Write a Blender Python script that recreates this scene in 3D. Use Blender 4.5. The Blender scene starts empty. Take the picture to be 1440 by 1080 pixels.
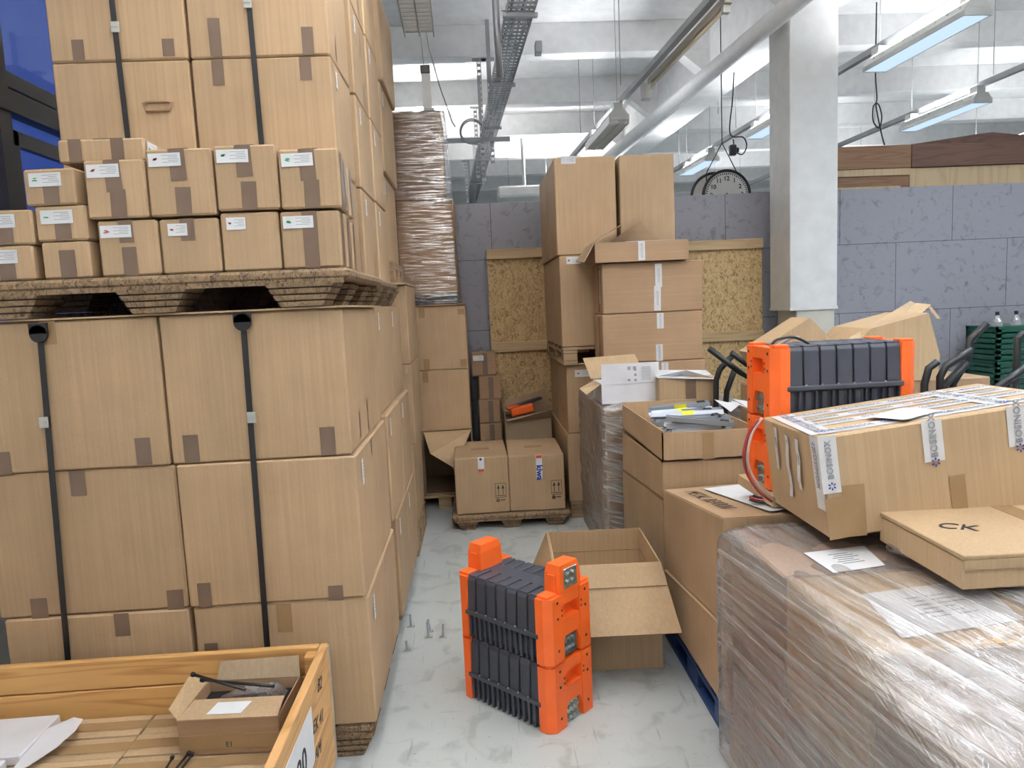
import bpy, bmesh, math, random
from mathutils import Vector, Matrix, Euler, noise
PI = math.pi
random.seed(7)
C = bpy.context.scene.collection
sc = bpy.context.scene

# ------------------------------------------------------------------ camera
H = 1.55; FPX = 1000.0; CX, CY = 720.0, 540.0
def cam_axes(p=6.3, r=2.6, vx=668.0):
    P = math.radians(p); R = math.radians(r)
    d = Vector((math.cos(P)*math.sin(R), math.cos(P)*math.cos(R), math.sin(P)))
    vxx = (vx-CX)/FPX
    vy = -(vxx*d[0]+d[2])/d[1]
    y = Vector((vxx, vy, 1.0)).normalized()
    up = -d
    x = y.cross(up)
    if x[0] < 0: x = -x
    return x, y, up
AX_, AY_, AU_ = cam_axes()
cd = bpy.data.cameras.new('camera'); cam = bpy.data.objects.new('camera', cd); C.objects.link(cam)
cd.sensor_fit = 'HORIZONTAL'; cd.sensor_width = 36.0; cd.lens = 36.0*FPX/1440.0; cd.clip_start = 0.02
right = Vector((AX_[0], AY_[0], AU_[0])); upv = -Vector((AX_[1], AY_[1], AU_[1])); back = -Vector((AX_[2], AY_[2], AU_[2]))
mt = Matrix((right, upv, back)).transposed().to_4x4(); mt.translation = Vector((0, 0, H))
cam.matrix_world = mt
sc.camera = cam
def at(px, py, x=None, y=None, z=None):
    """real place seen at this spot of the photo, on a given upright or level plane"""
    c = Vector(((px-CX)/FPX, (py-CY)/FPX, 1.0))
    r = Vector((c.dot(AX_), c.dot(AY_), c.dot(AU_)))
    t = x/r[0] if x is not None else (y/r[1] if y is not None else (z-H)/r[2])
    return Vector((r[0]*t, r[1]*t, H+r[2]*t))

# ------------------------------------------------------------------ world, exposure
w = bpy.data.worlds.new('world'); sc.world = w; w.use_nodes = True
w.node_tree.nodes['Background'].inputs[0].default_value = (0.05, 0.085, 0.24, 1)
w.node_tree.nodes['Background'].inputs[1].default_value = 0.9
sc.view_settings.view_transform = 'Standard'; sc.view_settings.look = 'None'
sc.view_settings.gamma = 1.0; sc.view_settings.exposure = 0.54
try: sc.view_settings.use_curve_mapping = False
except Exception: pass
LAMP = 13.0          # strength of the tubes' diffusers

# ------------------------------------------------------------------ materials
def newmat(name):
    m = bpy.data.materials.new(name); m.use_nodes = True
    return m, m.node_tree, m.node_tree.nodes, m.node_tree.links, m.node_tree.nodes['Principled BSDF']
def plain(name, col, rough=0.6, metal=0.0, spec=None, bump=0.0, bscale=200, emit=None):
    m, t, n, l, b = newmat(name)
    b.inputs['Base Color'].default_value = (*col, 1); b.inputs['Roughness'].default_value = rough
    b.inputs['Metallic'].default_value = metal
    tc = n.new('ShaderNodeTexCoord'); nz = n.new('ShaderNodeTexNoise'); nz.inputs['Scale'].default_value = 9
    nz.inputs['Detail'].default_value = 5
    l.new(tc.outputs['Object'], nz.inputs['Vector'])
    mx = n.new('ShaderNodeMixRGB'); mx.blend_type = 'MULTIPLY'; mx.inputs['Fac'].default_value = 0.25
    mx.inputs[1].default_value = (*col, 1)
    rp = n.new('ShaderNodeValToRGB'); rp.color_ramp.elements[0].color = (.6, .6, .6, 1); rp.color_ramp.elements[0].position = .3
    rp.color_ramp.elements[1].position = .65
    l.new(nz.outputs['Fac'], rp.inputs[0]); l.new(rp.outputs[0], mx.inputs[2]); l.new(mx.outputs[0], b.inputs['Base Color'])
    if bump:
        n2 = n.new('ShaderNodeTexNoise'); n2.inputs['Scale'].default_value = bscale; l.new(tc.outputs['Object'], n2.inputs['Vector'])
        bp = n.new('ShaderNodeBump'); bp.inputs['Strength'].default_value = bump; bp.inputs['Distance'].default_value = .002
        l.new(n2.outputs['Fac'], bp.inputs['Height']); l.new(bp.outputs[0], b.inputs['Normal'])
    if emit:
        b.inputs['Emission Color'].default_value = (*emit[0], 1); b.inputs['Emission Strength'].default_value = emit[1]
    return m
def kraft(name, col, horiz=False):
    m, t, n, l, b = newmat(name)
    tc = n.new('ShaderNodeTexCoord')
    mp = n.new('ShaderNodeMapping'); mp.inputs['Scale'].default_value = (3, 3, 110) if horiz else (110, 110, 2.0)
    l.new(tc.outputs['Object'], mp.inputs[0])
    st = n.new('ShaderNodeTexNoise'); st.inputs['Scale'].default_value = 1.0; st.inputs['Detail'].default_value = 3
    l.new(mp.outputs[0], st.inputs['Vector'])
    bl = n.new('ShaderNodeTexNoise'); bl.inputs['Scale'].default_value = 3.0; bl.inputs['Detail'].default_value = 5
    l.new(tc.outputs['Object'], bl.inputs['Vector'])
    fb = n.new('ShaderNodeTexNoise'); fb.inputs['Scale'].default_value = 350.0; l.new(tc.outputs['Object'], fb.inputs['Vector'])
    oi = n.new('ShaderNodeObjectInfo')
    def mr(src, a, c, d0=0.0, d1=1.0):
        k = n.new('ShaderNodeMapRange'); k.inputs['From Min'].default_value = d0; k.inputs['From Max'].default_value = d1
        k.inputs['To Min'].default_value = a; k.inputs['To Max'].default_value = c; l.new(src, k.inputs['Value']); return k.outputs[0]
    def mul(a, c):
        k = n.new('ShaderNodeMath'); k.operation = 'MULTIPLY'; l.new(a, k.inputs[0]); l.new(c, k.inputs[1]); return k.outputs[0]
    v = mul(mul(mul(mr(st.outputs['Fac'], .93, 1.07, .3, .7), mr(bl.outputs['Fac'], .9, 1.1, .3, .7)), mr(fb.outputs['Fac'], .95, 1.05, .3, .7)), mr(oi.outputs['Random'], .9, 1.08))
    hs = n.new('ShaderNodeHueSaturation'); hs.inputs['Color'].default_value = (*col, 1); l.new(v, hs.inputs['Value'])
    l.new(mr(bl.outputs['Color'], .96, 1.06), hs.inputs['Saturation'])
    l.new(hs.outputs[0], b.inputs['Base Color'])
    b.inputs['Roughness'].default_value = .62; b.inputs['Specular IOR Level'].default_value = .3
    bp = n.new('ShaderNodeBump'); bp.inputs['Strength'].default_value = .25; bp.inputs['Distance'].default_value = .001
    l.new(st.outputs['Fac'], bp.inputs['Height'])
    b2 = n.new('ShaderNodeBump'); b2.inputs['Strength'].default_value = .35; b2.inputs['Distance'].default_value = .012
    l.new(bl.outputs['Fac'], b2.inputs['Height']); l.new(bp.outputs[0], b2.inputs['Normal']); l.new(b2.outputs[0], b.inputs['Normal'])
    return m
KR = kraft('kraft_board', (0.425, 0.297, 0.182))
KR2 = kraft('kraft_board_darker', (0.36, 0.235, 0.142), True)
KR3 = kraft('kraft_board_yellowish', (0.46, 0.33, 0.20))
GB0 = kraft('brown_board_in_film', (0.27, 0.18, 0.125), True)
KRin = kraft('kraft_board_greyish', (0.40, 0.305, 0.205))
TAPE = plain('brown_parcel_tape', (0.175, 0.118, 0.085), .32)
TAPEC = plain('tan_clear_tape', (0.33, 0.215, 0.11), .25)
WTAPE = plain('white_printed_tape', (0.72, 0.72, 0.74), .3)
PAPER = plain('white_paper', (0.74, 0.76, 0.80), .55)
WBOARD = plain('white_coated_board', (0.74, 0.75, 0.80), .45)
INK = plain('black_ink', (0.02, 0.02, 0.025), .6)
GINK = plain('grey_ink', (0.30, 0.31, 0.34), .6)
BINK = plain('blue_ink', (0.02, 0.04, 0.30), .5)
GREEN = plain('green_print', (0.06, 0.40, 0.16), .5)
RED = plain('red_print', (0.50, 0.06, 0.04), .5)
BLACK = plain('black_plastic', (0.012, 0.012, 0.015), .4)
GREYM = plain('galvanised_steel', (0.50, 0.54, 0.60), .4, .45)
ZINC = plain('zinc_tray_steel', (0.36, 0.37, 0.38), .45, .6)
ALU = plain('lamp_housing_metal', (0.62, 0.62, 0.60), .3, .7)
BRASSY = plain('dull_pale_metal', (0.55, 0.52, 0.45), .35, .3)
CHROME = plain('connector_metal', (0.42, 0.46, 0.45), .25, .8)
ORANGE = plain('orange_plastic', (0.95, 0.155, 0.022), .42, bump=.12, bscale=900)
SLATE = plain('dark_slate_plastic', (0.052, 0.058, 0.080), .42, bump=.2, bscale=900)
WALLW = plain('white_wall_paint', (0.74, 0.74, 0.72), .8, bump=.1, bscale=40)
CEILW = plain('white_ceiling_paint', (0.80, 0.80, 0.80), .85, bump=.1, bscale=30)
COLW = plain('column_paint', (0.70, 0.70, 0.70), .45)
CREAM = plain('column_base_cream', (0.55, 0.53, 0.47), .6)
FRAME = plain('window_frame_bronze', (0.055, 0.05, 0.045), .4, .3)
YELLOW = plain('yellow_sticker', (0.9, 0.85, 0.03), .5)
WIRER = plain('dull_red_wire', (0.30, 0.03, 0.03), .4)
WIREP = plain('pale_wire', (0.60, 0.42, 0.40), .4)
DKGREEN = plain('dark_green_plastic', (0.01, 0.085, 0.055), .4)
BLUEW = plain('blue_painted_wood', (0.012, 0.04, 0.14), .6, bump=.3, bscale=60)
DARKTUBE = plain('dark_painted_steel', (0.022, 0.024, 0.027), .4, .3)
BROWNW = plain('dark_brown_bag', (0.06, 0.04, 0.035), .5)
PINKF = plain('pinkish_film', (0.42, 0.16, 0.17), .2)

def wood(name, c1, c2, scale=1.0, axis='X', knots=True):
    m, t, n, l, b = newmat(name)
    tc = n.new('ShaderNodeTexCoord'); mp = n.new('ShaderNodeMapping')
    s = {'X': (.7, 9, 9), 'Y': (9, .7, 9), 'Z': (9, 9, .7)}[axis]
    mp.inputs['Scale'].default_value = tuple(k*scale for k in s)
    l.new(tc.outputs['Object'], mp.inputs[0])
    nz = n.new('ShaderNodeTexNoise'); nz.inputs['Scale'].default_value = 1.3; nz.inputs['Detail'].default_value = 2; nz.inputs['Distortion'].default_value = .6
    l.new(mp.outputs[0], nz.inputs['Vector'])
    mu = n.new('ShaderNodeMath'); mu.operation = 'MULTIPLY'; mu.inputs[1].default_value = 14; l.new(nz.outputs['Fac'], mu.inputs[0])
    fr = n.new('ShaderNodeMath'); fr.operation = 'PINGPONG'; fr.inputs[1].default_value = 1.0; l.new(mu.outputs[0], fr.inputs[0])
    rp = n.new('ShaderNodeValToRGB'); rp.color_ramp.elements[0].color = (*c1, 1); rp.color_ramp.elements[1].color = (*c2, 1)
    rp.color_ramp.elements[0].position = .45; rp.color_ramp.elements[1].position = 1.0
    l.new(fr.outputs[0], rp.inputs[0])
    if knots:
        vo = n.new('ShaderNodeTexVoronoi'); vo.inputs['Scale'].default_value = 3.2; l.new(tc.outputs['Object'], vo.inputs['Vector'])
        kr = n.new('ShaderNodeValToRGB'); kr.color_ramp.elements[0].color = (.16, .07, .03, 1); kr.color_ramp.elements[0].position = .045
        kr.color_ramp.elements[1].color = (1, 1, 1, 1); kr.color_ramp.elements[1].position = .075
        l.new(vo.outputs['Distance'], kr.inputs[0])
        mx = n.new('ShaderNodeMixRGB'); mx.blend_type = 'MULTIPLY'; mx.inputs[0].default_value = 1
        l.new(rp.outputs[0], mx.inputs[1]); l.new(kr.outputs[0], mx.inputs[2]); l.new(mx.outputs[0], b.inputs['Base Color'])
    else: l.new(rp.outputs[0], b.inputs['Base Color'])
    b.inputs['Roughness'].default_value = .55
    return m
PINE = wood('pine_boards', (0.62, 0.36, 0.13), (0.46, 0.23, 0.075), 1.0, 'X')
PINEY = wood('pine_boards_side', (0.62, 0.36, 0.15), (0.46, 0.25, 0.09), 1.0, 'Y')
BATTEN = wood('pale_batten', (0.50, 0.36, 0.20), (0.42, 0.28, 0.15), .8, 'X', False)
PALW = wood('pallet_wood', (0.36, 0.25, 0.15), (0.25, 0.165, 0.10), 1.0, 'X', False)
WALN = wood('brown_veneer', (0.27, 0.145, 0.075), (0.20, 0.10, 0.05), 1.0, 'X', False)
MAPLE = wood('pale_veneer', (0.58, 0.44, 0.27), (0.50, 0.36, 0.21), .4, 'Z', False)
DVEN = wood('dark_veneer', (0.15, 0.075, 0.05), (0.10, 0.048, 0.033), 1.0, 'X', False)
def flakes(name, c1, c2, c3, scale):
    m, t, n, l, b = newmat(name)
    tc = n.new('ShaderNodeTexCoord'); mp = n.new('ShaderNodeMapping'); mp.inputs['Scale'].default_value = (1.2, 1, .7)
    l.new(tc.outputs['Object'], mp.inputs[0])
    nz = n.new('ShaderNodeTexNoise'); nz.inputs['Scale'].default_value = scale*.5; l.new(mp.outputs[0], nz.inputs['Vector'])
    ad = n.new('ShaderNodeMixRGB'); ad.inputs[0].default_value = .09; l.new(mp.outputs[0], ad.inputs[1]); l.new(nz.outputs['Color'], ad.inputs[2])
    vo = n.new('ShaderNodeTexVoronoi'); vo.inputs['Scale'].default_value = scale; l.new(ad.outputs[0], vo.inputs['Vector'])
    n3 = n.new('ShaderNodeTexNoise'); n3.inputs['Scale'].default_value = scale*1.4; n3.inputs['Detail'].default_value = 4; n3.inputs['Distortion'].default_value = 1.5
    l.new(mp.outputs[0], n3.inputs['Vector'])
    av = n.new('ShaderNodeMixRGB'); av.inputs[0].default_value = .55; l.new(vo.outputs['Color'], av.inputs[1]); l.new(n3.outputs['Fac'], av.inputs[2])
    bw = n.new('ShaderNodeRGBToBW'); l.new(av.outputs[0], bw.inputs[0])
    rp = n.new('ShaderNodeValToRGB'); e = rp.color_ramp.elements; e[0].color = (*c3, 1); e[0].position = .3; e[1].color = (*c1, 1); e[1].position = .66
    k = e.new(.44); k.color = (*c2, 1)
    l.new(bw.outputs[0], rp.inputs[0]); l.new(rp.outputs[0], b.inputs['Base Color']); b.inputs['Roughness'].default_value = .7
    bp = n.new('ShaderNodeBump'); bp.inputs['Strength'].default_value = .4; bp.inputs['Distance'].default_value = .003
    l.new(bw.outputs[0], bp.inputs['Height']); l.new(bp.outputs[0], b.inputs['Normal'])
    return m
OSB = flakes('strand_board', (0.62, 0.45, 0.23), (0.50, 0.34, 0.16), (0.22, 0.13, 0.06), 62)
PRESS = flakes('pressed_wood', (0.28, 0.19, 0.11), (0.19, 0.125, 0.07), (0.06, 0.04, 0.026), 80)

def floor_mat():
    m, t, n, l, b = newmat('painted_concrete_floor')
    tc = n.new('ShaderNodeTexCoord')
    def nz(s, d, sx=1, sy=1, rz=0, dist=0):
        mp = n.new('ShaderNodeMapping'); mp.inputs['Scale'].default_value = (sx, sy, 1); mp.inputs['Rotation'].default_value = (0, 0, rz)
        l.new(tc.outputs['Object'], mp.inputs[0])
        k = n.new('ShaderNodeTexNoise'); k.inputs['Scale'].default_value = s; k.inputs['Detail'].default_value = d; k.inputs['Distortion'].default_value = dist
        l.new(mp.outputs[0], k.inputs['Vector']); return k.outputs['Fac']
    def ramp(src, p0, c0, p1, c1):
        r = n.new('ShaderNodeValToRGB'); e = r.color_ramp.elements; e[0].position = p0; e[0].color = c0; e[1].position = p1; e[1].color = c1
        l.new(src, r.inputs[0]); return r.outputs[0]
    def mix(a, c, mode, f):
        k = n.new('ShaderNodeMixRGB'); k.blend_type = mode; k.inputs[0].default_value = f; l.new(a, k.inputs[1]); l.new(c, k.inputs[2]); return k.outputs[0]
    base = ramp(nz(1.1, 6), .3, (.46, .50, .51, 1), .7, (.56, .61, .62, 1))
    W = (1, 1, 1, 1)
    sc1 = ramp(nz(7, 10, 1, 1, 0, .8), .36, (.55, .55, .55, 1), .47, W)
    st1 = ramp(nz(5, 6, 9, .6, .5, .3), .27, (.45, .45, .44, 1), .36, W)
    st2 = ramp(nz(6, 6, .6, 11, .25, .4), .25, (.5, .5, .5, 1), .33, W)
    sp = ramp(nz(60, 2), .26, (.35, .33, .32, 1), .31, W)
    col = mix(mix(mix(mix(base, sc1, 'MULTIPLY', .45), st1, 'MULTIPLY', .6), st2, 'MULTIPLY', .6), sp, 'MULTIPLY', .6)
    l.new(col, b.inputs['Base Color']); b.inputs['Roughness'].default_value = .38; b.inputs['Specular IOR Level'].default_value = .4
    return m
FLOOR = floor_mat()
def partition_mat():
    m, t, n, l, b = newmat('grey_blue_partition_paint')
    tc = n.new('ShaderNodeTexCoord')
    nz = n.new('ShaderNodeTexNoise'); nz.inputs['Scale'].default_value = 14; nz.inputs['Detail'].default_value = 8; nz.inputs['Distortion'].default_value = 1
    l.new(tc.outputs['Object'], nz.inputs['Vector'])
    rp = n.new('ShaderNodeValToRGB'); e = rp.color_ramp.elements; e[0].position = .25; e[0].color = (.165, .16, .18, 1); e[1].position = .45; e[1].color = (.275, .27, .31, 1)
    l.new(nz.outputs['Fac'], rp.inputs[0])
    br = n.new('ShaderNodeTexBrick'); br.inputs['Scale'].default_value = 1.0; br.inputs['Brick Width'].default_value = 1.05; br.inputs['Row Height'].default_value = .62
    br.inputs['Mortar Size'].default_value = .0035; br.inputs['Color1'].default_value = (1, 1, 1, 1); br.inputs['Color2'].default_value = (.97, .97, .97, 1); br.inputs['Mortar'].default_value = (.35, .35, .38, 1)
    mp = n.new('ShaderNodeMapping'); mp.inputs['Rotation'].default_value = (PI/2, 0, 0); mp.inputs['Location'].default_value = (.35, .1, .38); l.new(tc.outputs['Object'], mp.inputs[0]); l.new(mp.outputs[0], br.inputs['Vector'])
    mx = n.new('ShaderNodeMixRGB'); mx.blend_type = 'MULTIPLY'; mx.inputs[0].default_value = 1; l.new(rp.outputs[0], mx.inputs[1]); l.new(br.outputs['Color'], mx.inputs[2])
    l.new(mx.outputs[0], b.inputs['Base Color']); b.inputs['Roughness'].default_value = .5
    return m
PART = partition_mat()
def film_mat(name, scale, rot, haze, tint=(.85, .84, .83), bd=.006, ro=.11, mask=False):
    m = bpy.data.materials.new(name); m.use_nodes = True; n = m.node_tree.nodes; l = m.node_tree.links; n.clear()
    out = n.new('ShaderNodeOutputMaterial'); tc = n.new('ShaderNodeTexCoord')
    def streak(d, low, det=4, dist=.6):
        cb_ = n.new('ShaderNodeCombineXYZ')
        for i, v in enumerate((d, (low, low*.3, 0), (0, low*.5, low))):
            dt = n.new('ShaderNodeVectorMath'); dt.operation = 'DOT_PRODUCT'; dt.inputs[1].default_value = v
            l.new(tc.outputs['Object'], dt.inputs[0]); l.new(dt.outputs['Value'], cb_.inputs[i])
        z = n.new('ShaderNodeTexNoise'); z.inputs['Scale'].default_value = 1; z.inputs['Detail'].default_value = det; z.inputs['Distortion'].default_value = dist
        l.new(cb_.outputs[0], z.inputs['Vector']); return z.outputs['Fac']
    s1 = streak(scale, rot[0]); s2 = streak(rot[1], rot[2], 3, .4)
    ad = n.new('ShaderNodeMath'); ad.operation = 'ADD'; l.new(s1, ad.inputs[0]); l.new(s2, ad.inputs[1])
    bp = n.new('ShaderNodeBump'); bp.inputs['Strength'].default_value = 1.0; bp.inputs['Distance'].default_value = bd; l.new(ad.outputs[0], bp.inputs['Height'])
    gl = n.new('ShaderNodeBsdfGlossy'); gl.inputs['Roughness'].default_value = ro; gl.inputs['Color'].default_value = (.95, .95, .97, 1); l.new(bp.outputs[0], gl.inputs['Normal'])
    df = n.new('ShaderNodeBsdfDiffuse'); df.inputs['Color'].default_value = (*tint, 1); l.new(bp.outputs[0], df.inputs['Normal'])
    tr = n.new('ShaderNodeBsdfTransparent'); tr.inputs['Color'].default_value = (.95, .94, .94, 1)
    fr = n.new('ShaderNodeLayerWeight'); fr.inputs['Blend'].default_value = .25; l.new(bp.outputs[0], fr.inputs['Normal'])
    mr = n.new('ShaderNodeMapRange'); mr.inputs['From Min'].default_value = .42; mr.inputs['From Max'].default_value = .68; mr.inputs['To Min'].default_value = haze*.35; mr.inputs['To Max'].default_value = haze*1.9
    l.new(s1, mr.inputs['Value'])
    m1 = n.new('ShaderNodeMixShader'); l.new(mr.outputs[0], m1.inputs[0]); l.new(tr.outputs[0], m1.inputs[1]); l.new(df.outputs[0], m1.inputs[2])
    f2 = n.new('ShaderNodeMapRange'); f2.inputs['To Min'].default_value = .16; f2.inputs['To Max'].default_value = .75; l.new(fr.outputs['Fresnel'], f2.inputs['Value'])
    if mask:
        mk = n.new('ShaderNodeMapRange'); mk.inputs['From Min'].default_value = .47; mk.inputs['From Max'].default_value = .60; mk.inputs['To Min'].default_value = .12; mk.inputs['To Max'].default_value = 2.2; l.new(s2, mk.inputs['Value'])
        mm = n.new('ShaderNodeMath'); mm.operation = 'MULTIPLY'; l.new(f2.outputs[0], mm.inputs[0]); l.new(mk.outputs[0], mm.inputs[1]); f2 = mm
    m2 = n.new('ShaderNodeMixShader'); l.new(f2.outputs[0], m2.inputs[0]); l.new(m1.outputs[0], m2.inputs[1]); l.new(gl.outputs[0], m2.inputs[2])
    l.new(m2.outputs[0], out.inputs[0]); return m
FILMH = film_mat('stretch_film_banded', (1.5, 1.5, 34), (3.0, (2, 1, 95), 6), .05, bd=.0030, ro=.09, mask=True)
FILMD = film_mat('stretch_film_diagonal', (50, 9, 80), (2.2, (85, -38, 130), 4), .27, (.80, .80, .81))
FILMS = film_mat('stretch_film_small', (20, -30, 60), (4, (10, 20, 90), 7), .34, (.72, .70, .69))
def glass_mat():
    m, t, n, l, b = newmat('window_glass'); b.inputs['Base Color'].default_value = (.6, .7, 1, 1); b.inputs['Roughness'].default_value = .03
    b.inputs['Transmission Weight'].default_value = 1; b.inputs['IOR'].default_value = 1.45; return m
GLASS = glass_mat()
def emit_mat(name, col, s):
    m = bpy.data.materials.new(name); m.use_nodes = True; n = m.node_tree.nodes; l = m.node_tree.links; n.clear()
    o = n.new('ShaderNodeOutputMaterial'); e = n.new('ShaderNodeEmission'); e.inputs[0].default_value = (*col, 1); e.inputs[1].default_value = s
    l.new(e.outputs[0], o.inputs[0]); return m
LITD = emit_mat('lit_diffuser_cool', (.58, .76, 1.0), .78)
LITW = emit_mat('lit_diffuser_neutral', (1.0, .97, .93), LAMP)
UPL = emit_mat('uplight_near', (1.0, .985, .96), 105)
UPF = emit_mat('uplight_far', (.95, .975, 1.0), 36)
LITC = emit_mat('lit_diffuser_neutral_cool', (.80, .90, 1.0), LAMP*2.2)

# ------------------------------------------------------------------ helpers
def link(name, me, mat=None, parent=None, loc=(0, 0, 0), rot=(0, 0, 0)):
    o = bpy.data.objects.new(name, me); C.objects.link(o)
    if mat is not None and me is not None:
        for k in (mat if isinstance(mat, (list, tuple)) else [mat]): me.materials.append(k)
    if parent is not None: o.parent = parent
    o.location = loc; o.rotation_euler = rot
    return o
def mesh_from(bm, name):
    bmesh.ops.recalc_face_normals(bm, faces=bm.faces); me = bpy.data.meshes.new(name); bm.to_mesh(me); bm.free(); return me
def bm_box(bm, x0, x1, y0, y1, z0, z1, mi=0, bev=0.0, seg=1):
    vs = [bm.verts.new((x, y, z)) for z in (z0, z1) for y in (y0, y1) for x in (x0, x1)]
    fs = [bm.faces.new([vs[i] for i in q]) for q in ((0, 2, 3, 1), (4, 5, 7, 6), (0, 1, 5, 4), (2, 6, 7, 3), (0, 4, 6, 2), (1, 3, 7, 5))]
    for f in fs: f.material_index = mi
    if bev > 0:
        es = list({e for f in fs for e in f.edges})
        r = bmesh.ops.bevel(bm, geom=es, offset=bev, segments=seg, affect='EDGES')
        for f in r['faces']: f.material_index = mi
    return vs
def bm_hexa(bm, P, bev=0.0, mi=0):
    """P: four bottom corners anticlockwise seen from above, then four top corners"""
    vs = [bm.verts.new(p) for p in P]
    fs = [bm.faces.new([vs[i] for i in q]) for q in ((3, 2, 1, 0), (4, 5, 6, 7), (0, 1, 5, 4), (1, 2, 6, 5), (2, 3, 7, 6), (3, 0, 4, 7))]
    for f in fs: f.material_index = mi
    if bev > 0: bmesh.ops.bevel(bm, geom=list({e for f in fs for e in f.edges}), offset=bev, segments=2, affect='EDGES')
def bm_bar(bm, a, b, w, h, mi=0, up=(0, 0, 1)):
    a = Vector(a); b = Vector(b); d = (b-a).normalized(); u = Vector(up)
    if abs(d.dot(u)) > .98: u = Vector((0, 1, 0))
    s = d.cross(u).normalized(); t = s.cross(d).normalized()
    P = []
    for q in (a, b):
        for i, j in ((-1, -1), (1, -1), (1, 1), (-1, 1)): P.append(q+s*(i*w/2)+t*(j*h/2))
    vs = [bm.verts.new(p) for p in P]
    for q in ((0, 1, 2, 3), (7, 6, 5, 4), (0, 4, 5, 1), (1, 5, 6, 2), (2, 6, 7, 3), (3, 7, 4, 0)):
        bm.faces.new([vs[i] for i in q]).material_index = mi
def bm_tube(bm, pts, r, seg=8, mi=0, closed=False):
    pts = [Vector(p) for p in pts]; n = len(pts); rings = []; prev = None
    for i, p in enumerate(pts):
        a = pts[(i-1) % n] if (closed or i > 0) else p; b = pts[(i+1) % n] if (closed or i < n-1) else p
        d = (b-a).normalized()
        if prev is None:
            u = Vector((0, 0, 1)) if abs(d.z) < .9 else Vector((1, 0, 0)); s = d.cross(u).normalized()
        else: s = (prev-d*prev.dot(d)).normalized()
        prev = s; t = d.cross(s)
        rings.append([bm.verts.new(p+s*(r*math.cos(2*PI*k/seg))+t*(r*math.sin(2*PI*k/seg))) for k in range(seg)])
    m = n if closed else n-1
    for i in range(m):
        A, B = rings[i], rings[(i+1) % n]
        for k in range(seg):
            f = bm.faces.new([A[k], A[(k+1) % seg], B[(k+1) % seg], B[k]]); f.material_index = mi; f.smooth = True
    if not closed:
        bm.faces.new(rings[0][::-1]).material_index = mi; bm.faces.new(rings[-1]).material_index = mi
def bm_cyl(bm, c, r, h, axis='Z', seg=20, mi=0, r2=None):
    c = Vector(c); ax = {'X': Vector((1, 0, 0)), 'Y': Vector((0, 1, 0)), 'Z': Vector((0, 0, 1))}[axis]
    u = Vector((0, 1, 0)) if axis != 'Y' else Vector((0, 0, 1)); s = ax.cross(u).normalized(); t = ax.cross(s)
    r2 = r if r2 is None else r2
    A = [bm.verts.new(c+s*(r*math.cos(2*PI*k/seg))+t*(r*math.sin(2*PI*k/seg))) for k in range(seg)]
    B = [bm.verts.new(c+ax*h+s*(r2*math.cos(2*PI*k/seg))+t*(r2*math.sin(2*PI*k/seg))) for k in range(seg)]
    bm.faces.new(A[::-1]).material_index = mi; bm.faces.new(B).material_index = mi
    for k in range(seg):
        f = bm.faces.new([A[k], A[(k+1) % seg], B[(k+1) % seg], B[k]]); f.material_index = mi
def tag(o, label, cat, group=None, kind=None):
    o['label'] = label; o['category'] = cat
    if group: o['group'] = group
    if kind: o['kind'] = kind
    return o
def root(name, loc, rot=(0, 0, 0), label=None, cat=None, group=None):
    o = bpy.data.objects.new(name, None); C.objects.link(o); o.location = loc; o.rotation_euler = rot; o.empty_display_size = .1
    if label: tag(o, label, cat, group)
    return o
def build(name, fn, mat, parent=None, loc=(0, 0, 0), rot=(0, 0, 0)):
    bm = bmesh.new(); fn(bm); return link(name, mesh_from(bm, name), mat, parent, loc, rot)
def box(name, x0, x1, y0, y1, z0, z1, mat, parent=None, bev=0.0, origin=None):
    o = origin or ((x0+x1)/2, (y0+y1)/2, z0)
    if parent is not None and origin is None: o = (0, 0, 0)
    return build(name, lambda bm: bm_box(bm, x0-o[0], x1-o[0], y0-o[1], y1-o[1], z0-o[2], z1-o[2], 0, bev), mat, parent, o if parent is None else (0, 0, 0))
def struct(o): o['kind'] = 'structure'; return o
def text_mesh(s, size, depth=.0004, shear=0.0, bold=0.0, space=1.0):
    cu = bpy.data.curves.new('lettering', 'FONT'); cu.body = s; cu.size = size; cu.extrude = depth; cu.align_x = 'CENTER'; cu.align_y = 'CENTER'
    cu.shear = shear; cu.offset = bold; cu.space_character = space; cu.resolution_u = 3
    ob = bpy.data.objects.new('lettering', cu); C.objects.link(ob)
    dg = bpy.context.evaluated_depsgraph_get(); dg.update()
    me = bpy.data.meshes.new_from_object(ob.evaluated_get(dg))
    bpy.data.objects.remove(ob); me.materials.clear()
    return me
def lettering(s, size, mat, parent, loc, rot=(PI/2, 0, 0), **k):
    return link('lettering', text_mesh(s, size, **k), mat, parent, loc, rot)
ROTS = {'F': (0, 0, 0), 'R': (0, 0, PI/2), 'L': (0, 0, -PI/2), 'T': (-PI/2, 0, 0), 'B': (0, 0, PI)}
def face_point(face, u, v, dims, off=.0012):
    """dims: local x0,x1,y0,y1,z0,z1 of the body"""
    x0, x1, y0, y1, z0, z1 = dims
    return {'F': (u, y0-off, v), 'R': (x1+off, u, v), 'L': (x0-off, -u if False else u, v), 'T': (u, v, z1+off), 'B': (u, y1+off, v)}[face]
def tape_mesh(bm, w, h, mi=0, wav=.0006):
    n = max(2, int(h/.03)); rows = []
    for i in range(n+1):
        z = -h/2+h*i/n; y = -abs(noise.noise(Vector((z*40, w*30, h*9))))*wav*2
        rows.append((bm.verts.new((-w/2, y, z)), bm.verts.new((w/2, y, z))))
    for a, b in zip(rows, rows[1:]): bm.faces.new([a[0], a[1], b[1], b[0]]).material_index = mi
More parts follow.
